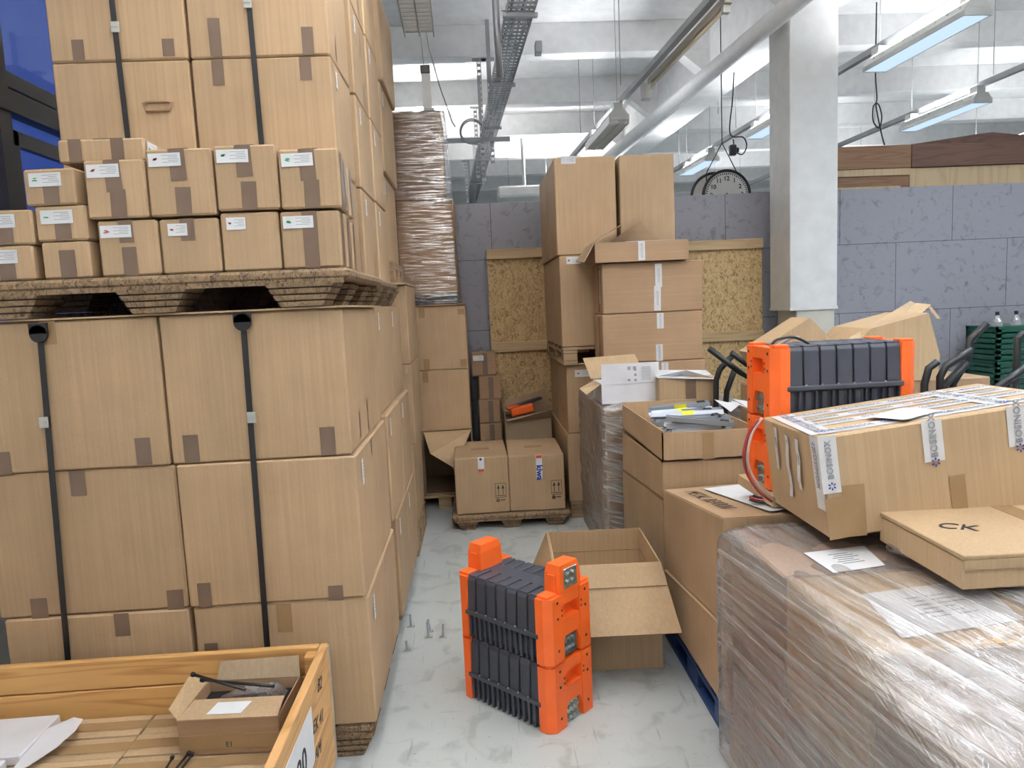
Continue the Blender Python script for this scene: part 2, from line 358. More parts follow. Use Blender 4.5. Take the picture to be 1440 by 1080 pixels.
def tape(r, dims, face, u, v, w, h, mat=None, roll=0.0, name='tape_strip', mark=None):
    o = build(name, lambda bm: tape_mesh(bm, w, h), mat or TAPE, r, face_point(face, u, v, dims, .0016))
    e = Euler(ROTS[face]).to_matrix() @ Euler((0, roll, 0)).to_matrix(); o.rotation_euler = e.to_euler()
    return o
def label_mesh(bm, w, h, logo, rng):
    bm_box(bm, -w/2, w/2, -.0008, 0, -h/2, h/2, 0)
    if logo: 
        for k in range(4):
            a = -w*.40+rng.random()*w*.10; c = -h*.15+rng.random()*h*.22
            bm_box(bm, a, a+w*.10, -.0012, -.0008, c, c+h*.09, 2)
    for k in range(5):
        z = h*.3-k*h*.13; x0 = w*(.12 if k % 2 else -.08)
        bm_box(bm, x0, w*(.38+.06*rng.random()), -.0011, -.0008, z, z+h*.035, 1)
def label(r, dims, face, u, v, w, h, logo=None, roll=0.0, lift=.0025):
    rng = random.Random(int(u*1000)+int(v*777))
    o = build('shipping_label', lambda bm: label_mesh(bm, w, h, logo, rng), [PAPER, GINK, logo or GREEN], r, face_point(face, u, v, dims, lift))
    e = Euler(ROTS[face]).to_matrix() @ Euler((0, roll, 0)).to_matrix(); o.rotation_euler = e.to_euler(); return o
def carton(label_, x0, x1, y0, y1, z0, z1, mat=None, group=None, yaw=0.0, tapes=(), labels=(), name='cardboard_box', cat='box', bev=.006, seam=True, bulge=.004):
    """closed carton; tapes (face,u,v,w,h[,mat[,roll]]) and labels (face,u,v,w,h[,logo[,roll]]) in world coordinates of the unturned box"""
    cx, cy = (x0+x1)/2, (y0+y1)/2; g = .0012
    dims = (x0-cx+g, x1-cx-g, y0-cy+g, y1-cy-g, g*.5, z1-z0-g*.5)
    r = root(name, (cx, cy, z0), (0, 0, yaw), label_, cat, group)
    def mk(bm):
        X0, X1, Y0, Y1, Z0, Z1 = dims
        bm_box(bm, X0, X1, Y0, Y1, Z0, Z1, 0, bev)
    build('body', mk, mat or KR, r)
    for t in tapes:
        f, u, v, tw, th = t[:5]; tm = t[5] if len(t) > 5 else None; rl = t[6] if len(t) > 6 else 0
        lu = u-cy if f in 'RL' else u-cx; lv = v-cy if f == 'T' else v-z0
        tape(r, dims, f, lu, lv, tw, th, tm, rl)
    for t in labels:
        f, u, v, tw, th = t[:5]; lg = t[5] if len(t) > 5 else None; rl = t[6] if len(t) > 6 else 0
        lu = u-cy if f in 'RL' else u-cx; lv = v-cy if f == 'T' else v-z0
        label(r, dims, f, lu, lv, tw, th, lg, rl)
    if seam: tape(r, dims, 'T', 0, 0, .055, dims[3]-dims[2]-.01, TAPE)
    return r, dims
def hexa_carton(label_, P, mat=None, group=None, name='cardboard_box', cat='box'):
    P = [Vector(p) for p in P]; o = (P[0]+P[1]+P[2]+P[3])/4
    r = root(name, o, (0, 0, 0), label_, cat, group)
    build('body', lambda bm: bm_hexa(bm, [p-o for p in P], .004), mat or KR, r)
    return r, o

# ================================================================== SETTING
struct(box('floor', -2.3, 10.5, -3.2, 19, -.1, 0, FLOOR, origin=(0, 0, 0)))
struct(box('ceiling', -2.3, 10.5, -3.2, 19, 4.52, 4.7, CEILW, origin=(0, 0, 0)))
struct(box('wall_right', 10.4, 10.6, -3.2, 19, 0, 4.52, WALLW, origin=(0, 0, 0)))
struct(box('wall_front', -2.3, 10.5, -3.4, -3.2, 0, 4.52, WALLW, origin=(0, 0, 0)))
struct(box('wall_far', -2.3, 10.5, 18.8, 19, 0, 4.52, WALLW, origin=(0, 0, 0)))
def left_wall(bm):
    bm_box(bm, -2.3, -2.1, -3.2, 2.2, 0, 4.52); bm_box(bm, -2.3, -2.1, 6.2, 19, 0, 4.52)
    bm_box(bm, -2.3, -2.1, 2.2, 6.2, 0, 1.0); bm_box(bm, -2.3, -2.1, 2.2, 6.2, 4.1, 4.52)
struct(build('wall_left', left_wall, WALLW))
wf = root('window_1', (-2.14, 4.2, 1.0)); wf['kind'] = 'structure'
def wframe(bm):
    for z in (0.0, 1.66, 3.04): bm_box(bm, -.04, .04, -2, 2, z, z+.07)
    bm_box(bm, -.02, .06, -2, 2, 1.54, 1.64)
    for y in (-2, -.78, .62, 1.93): bm_box(bm, -.04, .05, y, y+.09, 0, 3.1)
    bm_box(bm, -.01, .03, -.69, .62, 1.40, 1.47); bm_box(bm, -.01, .03, -.69, -.62, .1, 1.47)
build('window_frame', wframe, FRAME, wf)
for y0, y1, z0, z1 in ((-1.9, -.79, .08, 1.53), (-.68, .61, .08, 1.53), (.72, 1.92, .08, 1.53), (-1.9, -.79, 1.74, 3.03), (-.68, .61, 1.74, 3.03), (.72, 1.92, 1.74, 3.03)):
    build('window_pane', lambda bm: bm_box(bm, -.006, .006, y0, y1, z0, z1), GLASS, wf)
# cross beams and the long girder with its haunches
for i, y in enumerate([-1.35, .5, 2.35, 4.2, 6.05, 7.9, 9.75, 11.5, 13.2, 14.9, 16.6]):
    struct(box('ceiling_beam', -2.1, 10.4, y, y+.2, 4.2, 4.52, CEILW, bev=.004))
def girder(bm):
    s = -.052
    for a, b in ((-3.2, 18.8),):
        x0 = 3.03+s*(a-1.0); x1 = 3.03+s*(b-1.0)
        P = [(x0, a, 3.86), (x0+.36, a, 3.86), (x1+.36, b, 3.86), (x1, b, 3.86), (x0, a, 4.52), (x0+.36, a, 4.52), (x1+.36, b, 4.52), (x1, b, 4.52)]
        bm_hexa(bm, P)
    for y in [-1.35, .5, 2.35, 4.2, 6.05, 7.9, 9.75, 11.5, 13.2, 14.9, 16.6]:
        x = 3.03+s*(y-1.0)
        v = [bm.verts.new(p) for p in ((x-.35, y, 4.2), (x+.02, y, 4.2), (x+.02, y, 3.9), (x-.35, y+.2, 4.2), (x+.02, y+.2, 4.2), (x+.02, y+.2, 3.9))]
        for q in ((0, 1, 2), (5, 4, 3), (0, 2, 5, 3), (0, 3, 4, 1), (1, 4, 5, 2)): bm.faces.new([v[k] for k in q])
struct(build('ceiling_girder', girder, CEILW))
col = root('structural_column', (2.805, 6.0, 0)); col['kind'] = 'structure'
build('column_shaft', lambda bm: bm_box(bm, -.2, .2, -.2, .2, 1.42, 3.87, 0, .006), COLW, col)
build('column_foot', lambda bm: bm_box(bm, -.14, .185, -.185, .185, 0, 1.42, 0, .006), CREAM, col)
build('column_ledge', lambda bm: bm_box(bm, -.205, .205, -.207, .205, 1.40, 1.425, 0, .004), COLW, col)
struct(box('wall_back', -2.1, 7.5, 6.38, 6.44, 0, 2.45, PART, origin=(0, 6.38, 0)))

def osb(name_l, x0, x1, tops):
    r = root('strand_board_panel', ((x0+x1)/2, 6.3, 0), (0, 0, 0), name_l, 'panel', 'strand board panels on the grey partition')
    w_ = (x1-x0)/2
    build('board', lambda bm: bm_box(bm, -w_, w_, -.01, .01, .02, 2.03), OSB, r)
    for z in tops: build('batten', lambda bm: bm_box(bm, -w_, w_, -.05, -.011, z, z+.085, 0, .003), BATTEN, r)
osb('narrow strand board panel with pale battens left of the tall box tower', .125, 1.38, (1.955, 1.145, .40))
osb('wide strand board panel with pale battens beside the white column', 1.4, 2.57, (1.955, 1.145, .40))

def cabinet(lab, x0, x1, door):
    r = root('wooden_cupboard', ((x0+x1)/2, 6.95, 0), (0, 0, 0), lab, 'cupboard')
    w_ = (x1-x0)/2
    build('carcass', lambda bm: bm_box(bm, -w_, w_, -.3, .3, 0, 2.66, 0, .003), MAPLE if not door else WALN, r)
    build('top_board', lambda bm: bm_box(bm, -w_, w_, -.33, .3, 2.662, 2.87, 0, .003), WALN if door else DVEN, r)
    if door:
        build('edge_strip', lambda bm: bm_box(bm, -w_, w_, -.32, -.301, 2.60, 2.66), MAPLE, r)
        d = build('door', lambda bm: bm_box(bm, -w_+.02, w_-.02, -.325, -.301, .1, 2.585), WALN, r)
        build('door_panel', lambda bm: bm_box(bm, -w_+.1, w_-.1, -.332, -.326, .2, 2.50), MAPLE, d)
cabinet('brown framed cupboard with pale door panel just behind the partition beside the column', 3.05, 4.13, True)
cabinet('long pale cupboard with dark top board behind the grey partition at right', 4.135, 6.6, False)
tag(build('folded_black_sheet', lambda bm: bm_hexa(bm, [(-.9, -.2, 0), (.9, -.2, 0), (.9, .25, 0), (-.9, .25, 0), (-.12, -.2, .09), (.02, -.2, .1), (.02, .25, .1), (-.12, .25, .09)]), DVEN, None, (4.95, 6.9, 2.872)), 'dark folded sheet lying on top of the long cupboard', 'sheet')

# ================================================================== LAMPS
def lamp(lab, x, y0, y1, z, mat, skew=-.04, louvre=False, group='hanging batten lamps', wd=.2, up=1.0):
    L = y1-y0
    r = root('hanging_lamp', (x, (y0+y1)/2, z), (0, 0, -math.atan(skew)), lab, 'lamp', group)
    def hous(bm):
        v = []
        for y in (-L/2, L/2):
            v.append([bm.verts.new((a, y, c)) for a, c in ((-wd/2, .0), (-wd/2, .035), (-wd*.28, .10), (wd*.28, .10), (wd/2, .035), (wd/2, 0), (wd*.46, 0), (wd*.46, .012), (-wd*.46, .012), (-wd*.46, 0))])
        for k in range(10): bm.faces.new([v[0][k], v[0][(k+1) % 10], v[1][(k+1) % 10], v[1][k]])
        bm.faces.new(v[0]); bm.faces.new(v[1][::-1])
        for k in range(int(L/.12)):
            for s in (-1, 1): bm_box(bm, s*wd*.40-.004, s*wd*.40+.004, -L/2+.06+k*.12, -L/2+.075+k*.12, .068, .078)
    build('housing', hous, ALU, r)
    build('diffuser', lambda bm: bm_box(bm, -wd*.45, wd*.45, -L/2+.01, L/2-.01, .002, .010), mat, r)
    if up: build('uplight_slot', lambda bm: bm_box(bm, -wd*.25, wd*.25, -L/2+.03, L/2-.03, .1005, .104), UPL if up == 1 else UPF, r)
    if louvre:
        def lv(bm):
            for k in range(int(L/.06)): bm_box(bm, -wd*.45, wd*.45, -L/2+.02+k*.06, -L/2+.024+k*.06, -.034, .001)
            bm_box(bm, -.004, .004, -L/2+.01, L/2-.01, -.034, .001); bm_box(bm, -wd/2, -wd/2+.008, -L/2, L/2, -.036, .0); bm_box(bm, wd/2-.008, wd/2, -L/2, L/2, -.036, .0)
        build('louvre', lv, ALU, r)
    for s in (-1, 1): build('rail_mount', lambda bm: bm_box(bm, -.045, .045, s*(L/2-.07)-.05, s*(L/2-.07)+.05, .10, .17, 0, .004), ALU, r)
    for s in (-1, 1): build('suspension', lambda bm: bm_tube(bm, [(0, s*(L/2-.07), .171), (0, s*(L/2-.07), 4.515-z)], .003, 5), ZINC, r)
    for s in (-1, 1): build('end_cap', lambda bm: bm_box(bm, -wd*.5, wd*.5, s*L/2-.006, s*L/2+.006, -.004, .05, 0, .003), ALU, r)
    return r
def rail(lab, a, b, w_=.05, h_=.05):
    a = Vector(a); b = Vector(b); m_ = (a+b)/2
    return tag(build('lighting_rail', lambda bm: bm_bar(bm, a-m_, b-m_, w_, h_), ZINC, None, m_), lab, 'rail', 'lighting rails under the ceiling')
def wire(lab, p, z1=4.5, r_=.004, cat='hanging wire', name='hanger_wire', mat=None, group='thin suspension wires'):
    return tag(build(name, lambda bm: bm_tube(bm, [(0, 0, 0), (0, 0, z1-p[2])], r_, 6), mat or ZINC, None, p), lab, cat, group)
DIML = emit_mat('louvred_tube_glow', (1.0, .97, .93), .4)
lamp('louvred lamp at the top edge above the wrapped tower', -.27, 4.0, 5.02, 3.4, DIML, -.02, True)
lamp('louvred lamp hanging over the twin tall boxes', 1.47, 7.1, 8.3, 3.3, DIML, -.04, True, up=2)
lamp('lit lamp nearest to the column on its right, top right of the photo', 3.36, 4.72, 5.86, 3.3, LITD, up=2)
lamp('lit lamp farther right on the rightmost rail', 5.0, 6.92, 8.06, 3.3, LITD, up=2)
lamp('lit lamp partly hidden by the column on its left side', 3.27, 6.95, 8.16, 3.3, LITD, up=2)
lamp('lit lamp just left of the hanging clock', 3.15, 9.35, 10.38, 3.3, LITD, up=2)
lamp('small lit lamp just right of the hanging clock', 5.0, 13.2, 14.6, 3.3, LITD, up=2)
lamp('lit lamp low beyond the dark cupboard at far right', 7.0, 8.6, 9.8, 3.3, LITD, up=2)
lamp('lit lamp far away over the hall', 6.9, 12.5, 13.7, 3.3, LITD, up=2)
# the lamps of the bay the photographer stands in (above and behind the viewpoint)
for k, (x, y) in enumerate([(-.3, -1.6), (1.65, -1.7), (3.5, -1.2), (-.25, .6), (1.7, .5), (3.45, 1.2), (5.4, 1.0), (5.3, 3.6), (1.75, 2.2), (-.3, 2.2), (3.75, 2.9)]):  # the last one is added out of view to light column and partition
    lamp('unseen lit batten lamp over the bay in front of the box stacks' , x, y, y+1.3, 3.3, LITW if x < 3 else LITC, group='lamps over the near bay', up=1 if x < 3 else 2)
for k, (x, y) in enumerate([(-.5, 9.5), (1.4, 11.5), (3.2, 14.0), (5.2, 10.5), (7.5, 5.5), (8.8, 9.5)]):  # extra lamps put in over the hall to brighten the ceiling
    lamp('added batten lamp over the far hall, brightening the ceiling', x, y, y+1.4, 3.62, LITC, group='added lamps over the far hall', up=1 if x < 2 else 2)
rail('lighting rail running left of the long girder towards the twin tall boxes', (1.80, 2.2, 3.502), (1.33, 11.2, 3.502))
rail('lighting rail above the clock behind the white column', (3.62, 0.5, 3.502), (3.10, 12.5, 3.502))
rail('rightmost lighting rail over the cupboards', (5.22, 1.5, 3.502), (4.9, 15, 3.502))
bt = root('bare_batten_light', (1.69, 5.6, 3.43), (0, 0, .052), 'unlit bare batten lamp fixed under the left lighting rail', 'lamp', None)
build('batten_body', lambda bm: bm_box(bm, -.03, .03, -.85, .85, 0, .045, 0, .003), BRASSY, bt)
build('tube', lambda bm: bm_tube(bm, [(0, -.78, -.02), (0, .78, -.02)], .013, 10), plain('unlit_tube_glass', (.8, .7, .55), .2), bt)
for s in (-1, 1): build('tube_holder', lambda bm: bm_box(bm, -.025, .025, s*.80-.02, s*.80+.02, -.05, 0, 0, .003), ALU, bt)
build('junction_box', lambda bm: bm_box(bm, -.04, .04, .93, 1.03, -.09, .045, 0, .004), ALU, bt)
tag(build('round_duct', lambda bm: bm_tube(bm, [(2.72, 1.5, 3.70), (2.49, 5.55, 3.70), (2.175, 9.95, 3.70), (1.9, 14.5, 3.70)], .075, 20), COLW), 'long white round pipe running under the ceiling beside the girder', 'pipe')
for px, py, Y in ((873, 120, 6.9), (817, 195, 9.0), (1035, 180, 8.0), (1397, 105, 7.2), (955, 235, 10.0), (1010, 160, 8.6), (716, 270, 12), (1230, 170, 8.0), (783, 235, 12)):
    p = at(px, py, y=Y); wire('thin wire hanging from the ceiling to the lamps and rails', p)

# cable tray
def tray():
    a = Vector((.55, 4.4, 3.9)); b = Vector((.02, 16.6, 3.9)); d = (b-a).normalized(); s = Vector((d.y, -d.x, 0)); L = (b-a).length
    r = root('cable_tray', a, (0, 0, 0), 'long perforated steel cable tray hanging from the ceiling', 'cable tray')
    def rails(bm):
        for k in (-1, 1): bm_bar(bm, s*(k*.11), s*(k*.11)+d*L, .006, .06)
    build('side_rail', rails, ZINC, r)
    def rungs(bm):
        n = int(L/.085)
        for i in range(n): bm_bar(bm, s*-.11+d*(i*.085), s*.11+d*(i*.085), .045, .006)
        for k in (-.07, -.025, .025, .07): bm_bar(bm, s*k, s*k+d*L, .012, .004)
    build('tray_bottom', rungs, ZINC, r)
    for k in range(7):
        pts = []; off = -.08+k*.026
        for i in range(60): pts.append(s*(off+.012*math.sin(i*.9+k))+d*(L*i/59)+Vector((0, 0, .012+.008*math.sin(i*1.3+k*2))))
        build('cable', lambda bm: bm_tube(bm, pts, .007, 6), (BLACK, GREYM, ZINC, WALLW)[k % 4], r)
    for t in (1.6, 3.4, 5.2, 7.2, 9.4):
        p = d*t
        build('bracket', lambda bm: (bm_bar(bm, p-s*.14-Vector((0, 0, .035)), p+s*.14-Vector((0, 0, .035)), .045, .03), bm_bar(bm, p-s*.13, p-s*.13+Vector((0, 0, .62)), .042, .022)), ZINC, r)
    build('junction_box', lambda bm: bm_box(bm, .11, .17, 2.25, 2.37, -.10, .0, 0, .004), ZINC, r)
tray()
# slotted steel frames behind the tray
def strut(px, py0, py1, Y, lab):
    a = at(px, py0, z=4.185); Y = min((7.9, 9.75, 11.5, 13.2), key=lambda q: abs(q-a.y))+.1; a = at(px, py0, y=Y); a.z = 4.186; b = at(px+(py1-py0)*.05, py1, y=Y)
    r = root('slotted_steel_strut', (b.x, Y, b.z), (0, 0, 0), lab, 'steel strut', 'slotted struts beside the cable tray')
    h = a.z-b.z
    def mk(bm):
        bm_box(bm, -.022, -.016, -.02, .02, 0, h); bm_box(bm, .016, .022, -.02, .02, 0, h)
        for k in range(int(h/.06)): bm_box(bm, -.016, .016, -.02, -.014, k*.06, k*.06+.03)
    build('profile', mk, ZINC, r); build('head_plate', lambda bm: bm_box(bm, -.07, .07, -.04, .04, h, h+.01), ZINC, r)
strut(674, 113, 255, 8.4, 'short slotted strut with flat head plate left of the cable tray')
strut(686, 86, 230, 7.6, 'long slotted strut crossing the coiled cable')
strut(668, 156, 250, 9.6, 'slotted strut farthest left of the tray')
strut(655, 232, 290, 11, 'low slotted strut near the partition top')
p = at(655, 200, y=8.0)
tag(build('crossbar', lambda bm: bm_bar(bm, (-.42, 0, 0), (.60, 0, 0), .04, .045), ZINC, None, at(640, 198, y=8.04)), 'perforated horizontal steel bar left of the cable tray', 'steel bar')
tag(build('coiled_cable', lambda bm: [bm_tube(bm, [(.125*q*math.cos(t*PI/16), .03*k, .125*q*math.sin(t*PI/16)) for t in range(32)], .007, 6, 0, True) for k, q in ((0, 1), (1, 1.06), (2, .97))], ZINC, None, at(664, 184, y=7.95)), 'round coil of grey cable hanging by the steel strut', 'cable')
tag(build('grey_water_pipe', lambda bm: bm_tube(bm, [(-2.0, 13.5, 3.38), (2.6, 13.5, 3.46), (6, 13.5, 3.5)], .05, 12), ZINC), 'horizontal grey pipe running across the far hall', 'pipe')
tag(build('far_white_machine', lambda bm: (bm_box(bm, -.45, .45, -.3, .3, 0, .18, 0, .03), bm_tube(bm, [(-.35, 0, .18), (-.35, 0, .19)], .02), bm_tube(bm, [(0, 0, .18), (0, 0, 1.7)], .03, 8)), ALU, None, at(738, 280, y=12)), 'pale machine head hung on a pole above the grey partition', 'machine')
tag(build('thin_grey_pole', lambda bm: bm_tube(bm, [(0, 0, 0), (-.02, 0, 1.3)], .03, 8), ZINC, None, at(703, 110, y=6.4)), 'flat grey pole beside the top of the cable tray', 'pole')
# sensor hanging under the first lamp
sr = root('hanging_sensor', at(598, 100, y=6.2), (0, 0, 0), 'small black hanging device with pale strip below it under the left lamp', 'sensor')
build('black_head', lambda bm: bm_box(bm, -.04, .04, -.02, .02, -.02, .045, 0, .004), BLACK, sr)
build('pale_strip', lambda bm: bm_box(bm, -.035, .04, -.01, .01, -.36, -.021), WALLW, sr)
build('plug_block', lambda bm: bm_box(bm, -.02, .06, -.02, -.011, -.40, -.30, 0, .004), ZINC, sr)
build('suspension', lambda bm: bm_tube(bm, [(-.01, 0, .046), (-.03, 0, .5), (-.03, 0, 4.51-sr.location.z)], .003, 6), ZINC, sr)
tag(build('link_chain', lambda bm: bm_tube(bm, [Vector((at(599, 42, y=6.0).x, 6.0, 4.51)), at(599, 42, y=6.0), at(604, 70, y=6.05), at(618, 120, y=6.2), at(636, 172, y=6.3), at(640, 178, y=6.35)], .006, 6), ZINC), 'thin chain slanting down beside the wrapped tower', 'chain')

# ------------------------------------------------------------------ clock
ck = root('hanging_clock', at(1022, 274, y=7.0), (0, 0, .03), 'round double faced clock with black rim hanging above the partition', 'clock')
def face_clock(dy, dx, nm):
    build('case', lambda bm: (bm_tube(bm, [(dx+.232*math.cos(k*PI/20), dy, .232*math.sin(k*PI/20)) for k in range(40)], .014, 8, 0, True), bm_cyl(bm, (dx, dy+.012, 0), .232, .04, 'Y', 40)), BLACK, ck)
    build('dial', lambda bm: bm_cyl(bm, (dx, dy, 0), .222, .008, 'Y', 40), plain('clock_dial_'+nm, (.72, .72, .70), .4), ck)
face_clock(0, 0, 'front'); face_clock(.12, -.08, 'rear')
def ticks(bm):
    for k in range(60):
        a = k*PI/30; r0 = .195 if k % 5 else .19
        bm_bar(bm, (r0*math.sin(a), -.001, r0*math.cos(a)), (.213*math.sin(a), -.001, .213*math.cos(a)), .009, .002, up=(0, 1, 0))
build('minute_marks', ticks, INK, ck)
for k in range(1, 13):
    a = k*PI/6; lettering(str(k), .058, INK, ck, (.155*math.sin(a), -.002, .155*math.cos(a)), bold=.0015)
build('hands', lambda bm: (bm_bar(bm, (0, -.004, -.02), (.06, -.004, -.10), .012, .003, up=(0, 1, 0)), bm_bar(bm, (0, -.006, .02), (-.03, -.006, -.15), .008, .003, up=(0, 1, 0)), bm_cyl(bm, (0, -.008, 0), .014, .006, 'Y', 12)), INK, ck)
build('suspension', lambda bm: (bm_tube(bm, [(-.19, .03, .13), (-.19, .03, .22), (-.03, .03, .5)], .005, 6), bm_tube(bm, [(.12, .03, .21), (-.03, .03, .5), (-.03, .03, 4.51-ck.location.z)], .005, 6)), INK, ck)
def loopwire(lab, pts, r_=.006, mat=None, cat='cable'):
    pts = [Vector(q) for q in pts]; out = []
    for i in range(len(pts)-1):
        p0 = pts[max(i-1, 0)]; p1 = pts[i]; p2 = pts[i+1]; p3 = pts[min(i+2, len(pts)-1)]
        for k in range(6):
            t = k/6; out.append(.5*((2*p1)+(-p0+p2)*t+(2*p0-5*p1+4*p2-p3)*t*t+(-p0+3*p1-3*p2+p3)*t*t*t))
    out.append(pts[-1]); o = out[0].copy()
    return tag(build('loose_cable', lambda bm: bm_tube(bm, [q-o for q in out], r_, 6), mat or BLACK, None, o), lab, cat)
loopwire('black cable with plug dangling in a loop above the clock', [at(*q, y=7.6) for q in ((1033, 85), (1030, 140), (1026, 180), (1030, 192), (1045, 193), (1050, 205), (1044, 217), (1034, 212), (1031, 196))], .007)
tag(build('power_plug', lambda bm: (bm_box(bm, -.04, .03, -.03, .03, -.05, .06, 0, .01), bm_box(bm, .02, .06, -.02, .02, -.02, .03, 0, .008)), BLACK, None, at(1031, 212, y=7.55)), 'bunched black plugs hanging above the clock', 'plug')
loopwire('dark cable looping down over the rightmost rail', [at(*q, y=7.6) for q in ((1234, -72), (1232, 45), (1231, 100), (1233, 140), (1228, 150), (1228, 170), (1236, 180), (1240, 165), (1236, 148), (1232, 150), (1240, 190), (1244, 204))], .007)

# ================================================================== PALLETS
def press_pallet(lab, x0, x1, y0, y1, z0, h, nx=3, ny=3, group='pressed wood pallets', foot=.19, xs=None):
    cx, cy = (x0+x1)/2, (y0+y1)/2; W = (x1-x0)/2; D = (y1-y0)/2
    r = root('pressed_wood_pallet', (cx, cy, z0), (0, 0, 0), lab, 'pallet', group)
    t = min(.035, h*.35)
    def deck(bm):
        bm_box(bm, -W, W, -D, D, h-t, h, 0, .010)
        for s in (-1, 1):
            bm_box(bm, -W+.02, W-.02, s*(D-.012)-.008, s*(D-.012)+.008, h-t-.012, h-t+.004)
    build('deck', deck, PRESS, r)
    for i in range(nx):
        for j in range(ny):
            fx = (xs[i]-cx) if xs else -W+.11+(2*W-.22)*i/(nx-1); fy = -D+.085+(2*D-.17)*j/(ny-1); a = foot*.62; b = foot*.36; ay = .083; by = .072
            
            def ft(bm):
                zt = h-t-.001; n = 4
                for q in range(n):
                    f0, f1 = q/n, (q+1)/n; a0 = b+(a-b)*f0; a1 = b+(a-b)*(f1-.04); y0_ = by+(ay-by)*f0; y1_ = by+(ay-by)*f1; z0_, z1_ = zt*f0, zt*f1-.0035
                    bm_hexa(bm, [(fx-a0, fy-y0_, z0_), (fx+a0, fy-y0_, z0_), (fx+a0, fy+y0_, z0_), (fx-a0, fy+y0_, z0_), (fx-a1, fy-y1_, z1_), (fx+a1, fy-y1_, z1_), (fx+a1, fy+y1_, z1_), (fx-a1, fy+y1_, z1_)], .0022)
            build('foot', ft, PRESS, r)
    return r
def euro_pallet(lab, x0, x1, y0, y1, z0, h=.14, mat=None, group='wooden block pallets'):
    cx, cy = (x0+x1)/2, (y0+y1)/2; W = (x1-x0)/2; D = (y1-y0)/2; mat = mat or PALW
    r = root('wooden_pallet', (cx, cy, z0), (0, 0, 0), lab, 'pallet', group)
    for k in range(5):
        y = -D+.06+(2*D-.12)*k/4; build('deck_board', lambda bm: bm_box(bm, -W, W, y-.055, y+.055, h-.02, h, 0, .002), mat, r)
    for k in range(3):
        x = -W+.05+(2*W-.10)*k/2
        build('stringer_board', lambda bm: bm_box(bm, x-.05, x+.05, -D, D, h-.042, h-.021, 0, .002), mat, r)
        build('bottom_board', lambda bm: bm_box(bm, x-.05, x+.05, -D, D, 0, .02, 0, .002), mat, r)
        for j in range(3):
            y = -D+.07+(2*D-.14)*j/2
            build('block', lambda bm: bm_box(bm, x-.05, x+.05, y-.07, y+.07, .021, h-.043, 0, .003), mat, r)
    return r

# ================================================================== LEFT ROW OF STACKS
STRAP = plain('black_strapping', (0.015, 0.015, 0.018), .35)
# stack one (nearest)
press_pallet('pressed wood pallet under the nearest big box stack at left', -1.66, -.43, 2.36, 3.12, 0, .125)
rows = [(.127, .585), (.587, 1.077), (1.079, 1.567)]
rn = ['bottom', 'middle', 'top']
tp = {
 (2, 0): [('F', at(5, 652, y=2.35).x, 1.115, .048, .075), ('F', at(202, 636, y=2.35).x, 1.13, .05, .09), ('F', -1.365, 1.53, .05, .075, TAPEC)],
 (2, 1): [('F', -.955, 1.13, .05, .09), ('F', -.51, 1.13, .05, .095), ('R', 2.55, 1.15, .015, .09), ('R', 2.74, 1.15, .012, .12)],
 (1, 0): [('F', -1.33, 1.035, .05, .085), ('F', -1.50, .615, .055, .075), ('F', -1.055, .615, .055, .075)],
 (1, 1): [('F', -.955, .63, .045, .085), ('F', -.52, .610, .05, .05), ('R', 2.7, 1.04, .015, .07)],
 (0, 0): [('F', -1.235, .545, .05, .08), ('F', -.95, .40, .045, .12)],
 (0, 1): [('F', -.70, .53, .05, .10, TAPEC), ('R', 2.8, .54, .015, .07)],
}
for k, (z0, z1) in enumerate(rows):
    dx = (.012, .004, -.008)[k]
    for c, (a, b) in enumerate(((-1.63, -1.018), (-1.014, -.425))):
        side = ('left', 'right')[c]
        lb = [('R', 2.46, z1-.08, .03, .09, None)] if (c == 1 and k < 2) else []
        carton(f'large plain carton, {side} one of the {rn[k]} row in the nearest floor stack', a+dx-.006*(c == 0)*k, b+dx-(.008 if k == 0 and c == 0 else 0), 2.35+.006*((k+c) % 2), 3.12, z0, z1, KR, 'big cartons of the nearest floor stack', tapes=tp[(k, c)], labels=lb, seam=False)
tag(build('cover_sheet', lambda bm: bm_box(bm, -.62, .62, -.40, .40, 0, .006), KR3, None, (-1.03, 2.745, 1.569)), 'thin card sheet between the nearest floor stack and the pallet above', 'sheet')
press_pallet('upper pressed wood pallet carrying the small labelled cartons at left', -1.70, -.395, 2.315, 3.13, 1.577, .118, xs=(-1.475, -1.02, -.555), foot=.185)
def strap(lab, p0, p1, y, buckle, cap=True):
    a = at(*p0, y=y); b = at(*p1, y=y); o = Vector(((a.x+b.x)/2, y, b.z))
    r = root('strapping_band', o, (0, 0, 0), lab, 'strap', 'black strapping bands on the left stacks')
    build('band', lambda bm: bm_bar(bm, a-o, b-o, .019, .0015, up=(0, 1, 0)), STRAP, r)
    c = at(*buckle, y=y-.004)-o
    build('buckle', lambda bm: (bm_box(bm, c.x-.014, c.x+.014, -.008, -.002, c.z-.018, c.z+.018, 0, .001), bm_bar(bm, (c.x-.012, -.012, c.z), (c.x+.012, -.012, c.z), .003, .003)), ALU, r)
    if cap: build('corner_protector', lambda bm: (bm_cyl(bm, (a.x-o.x, -.012, a.z-o.z-.03), .028, .010, 'Y', 20), bm_box(bm, a.x-o.x-.028, a.x-o.x+.028, -.012, -.002, a.z-o.z-.03, a.z-o.z+.004)), BLACK, r)
strap('black strap with cap on the left of the nearest floor stack', (55, 456), (97, 945), 2.342, (62, 594))
strap('black strap with cap down the middle right cartons of the nearest floor stack', (341, 440), (377, 925), 2.342, (354, 587))
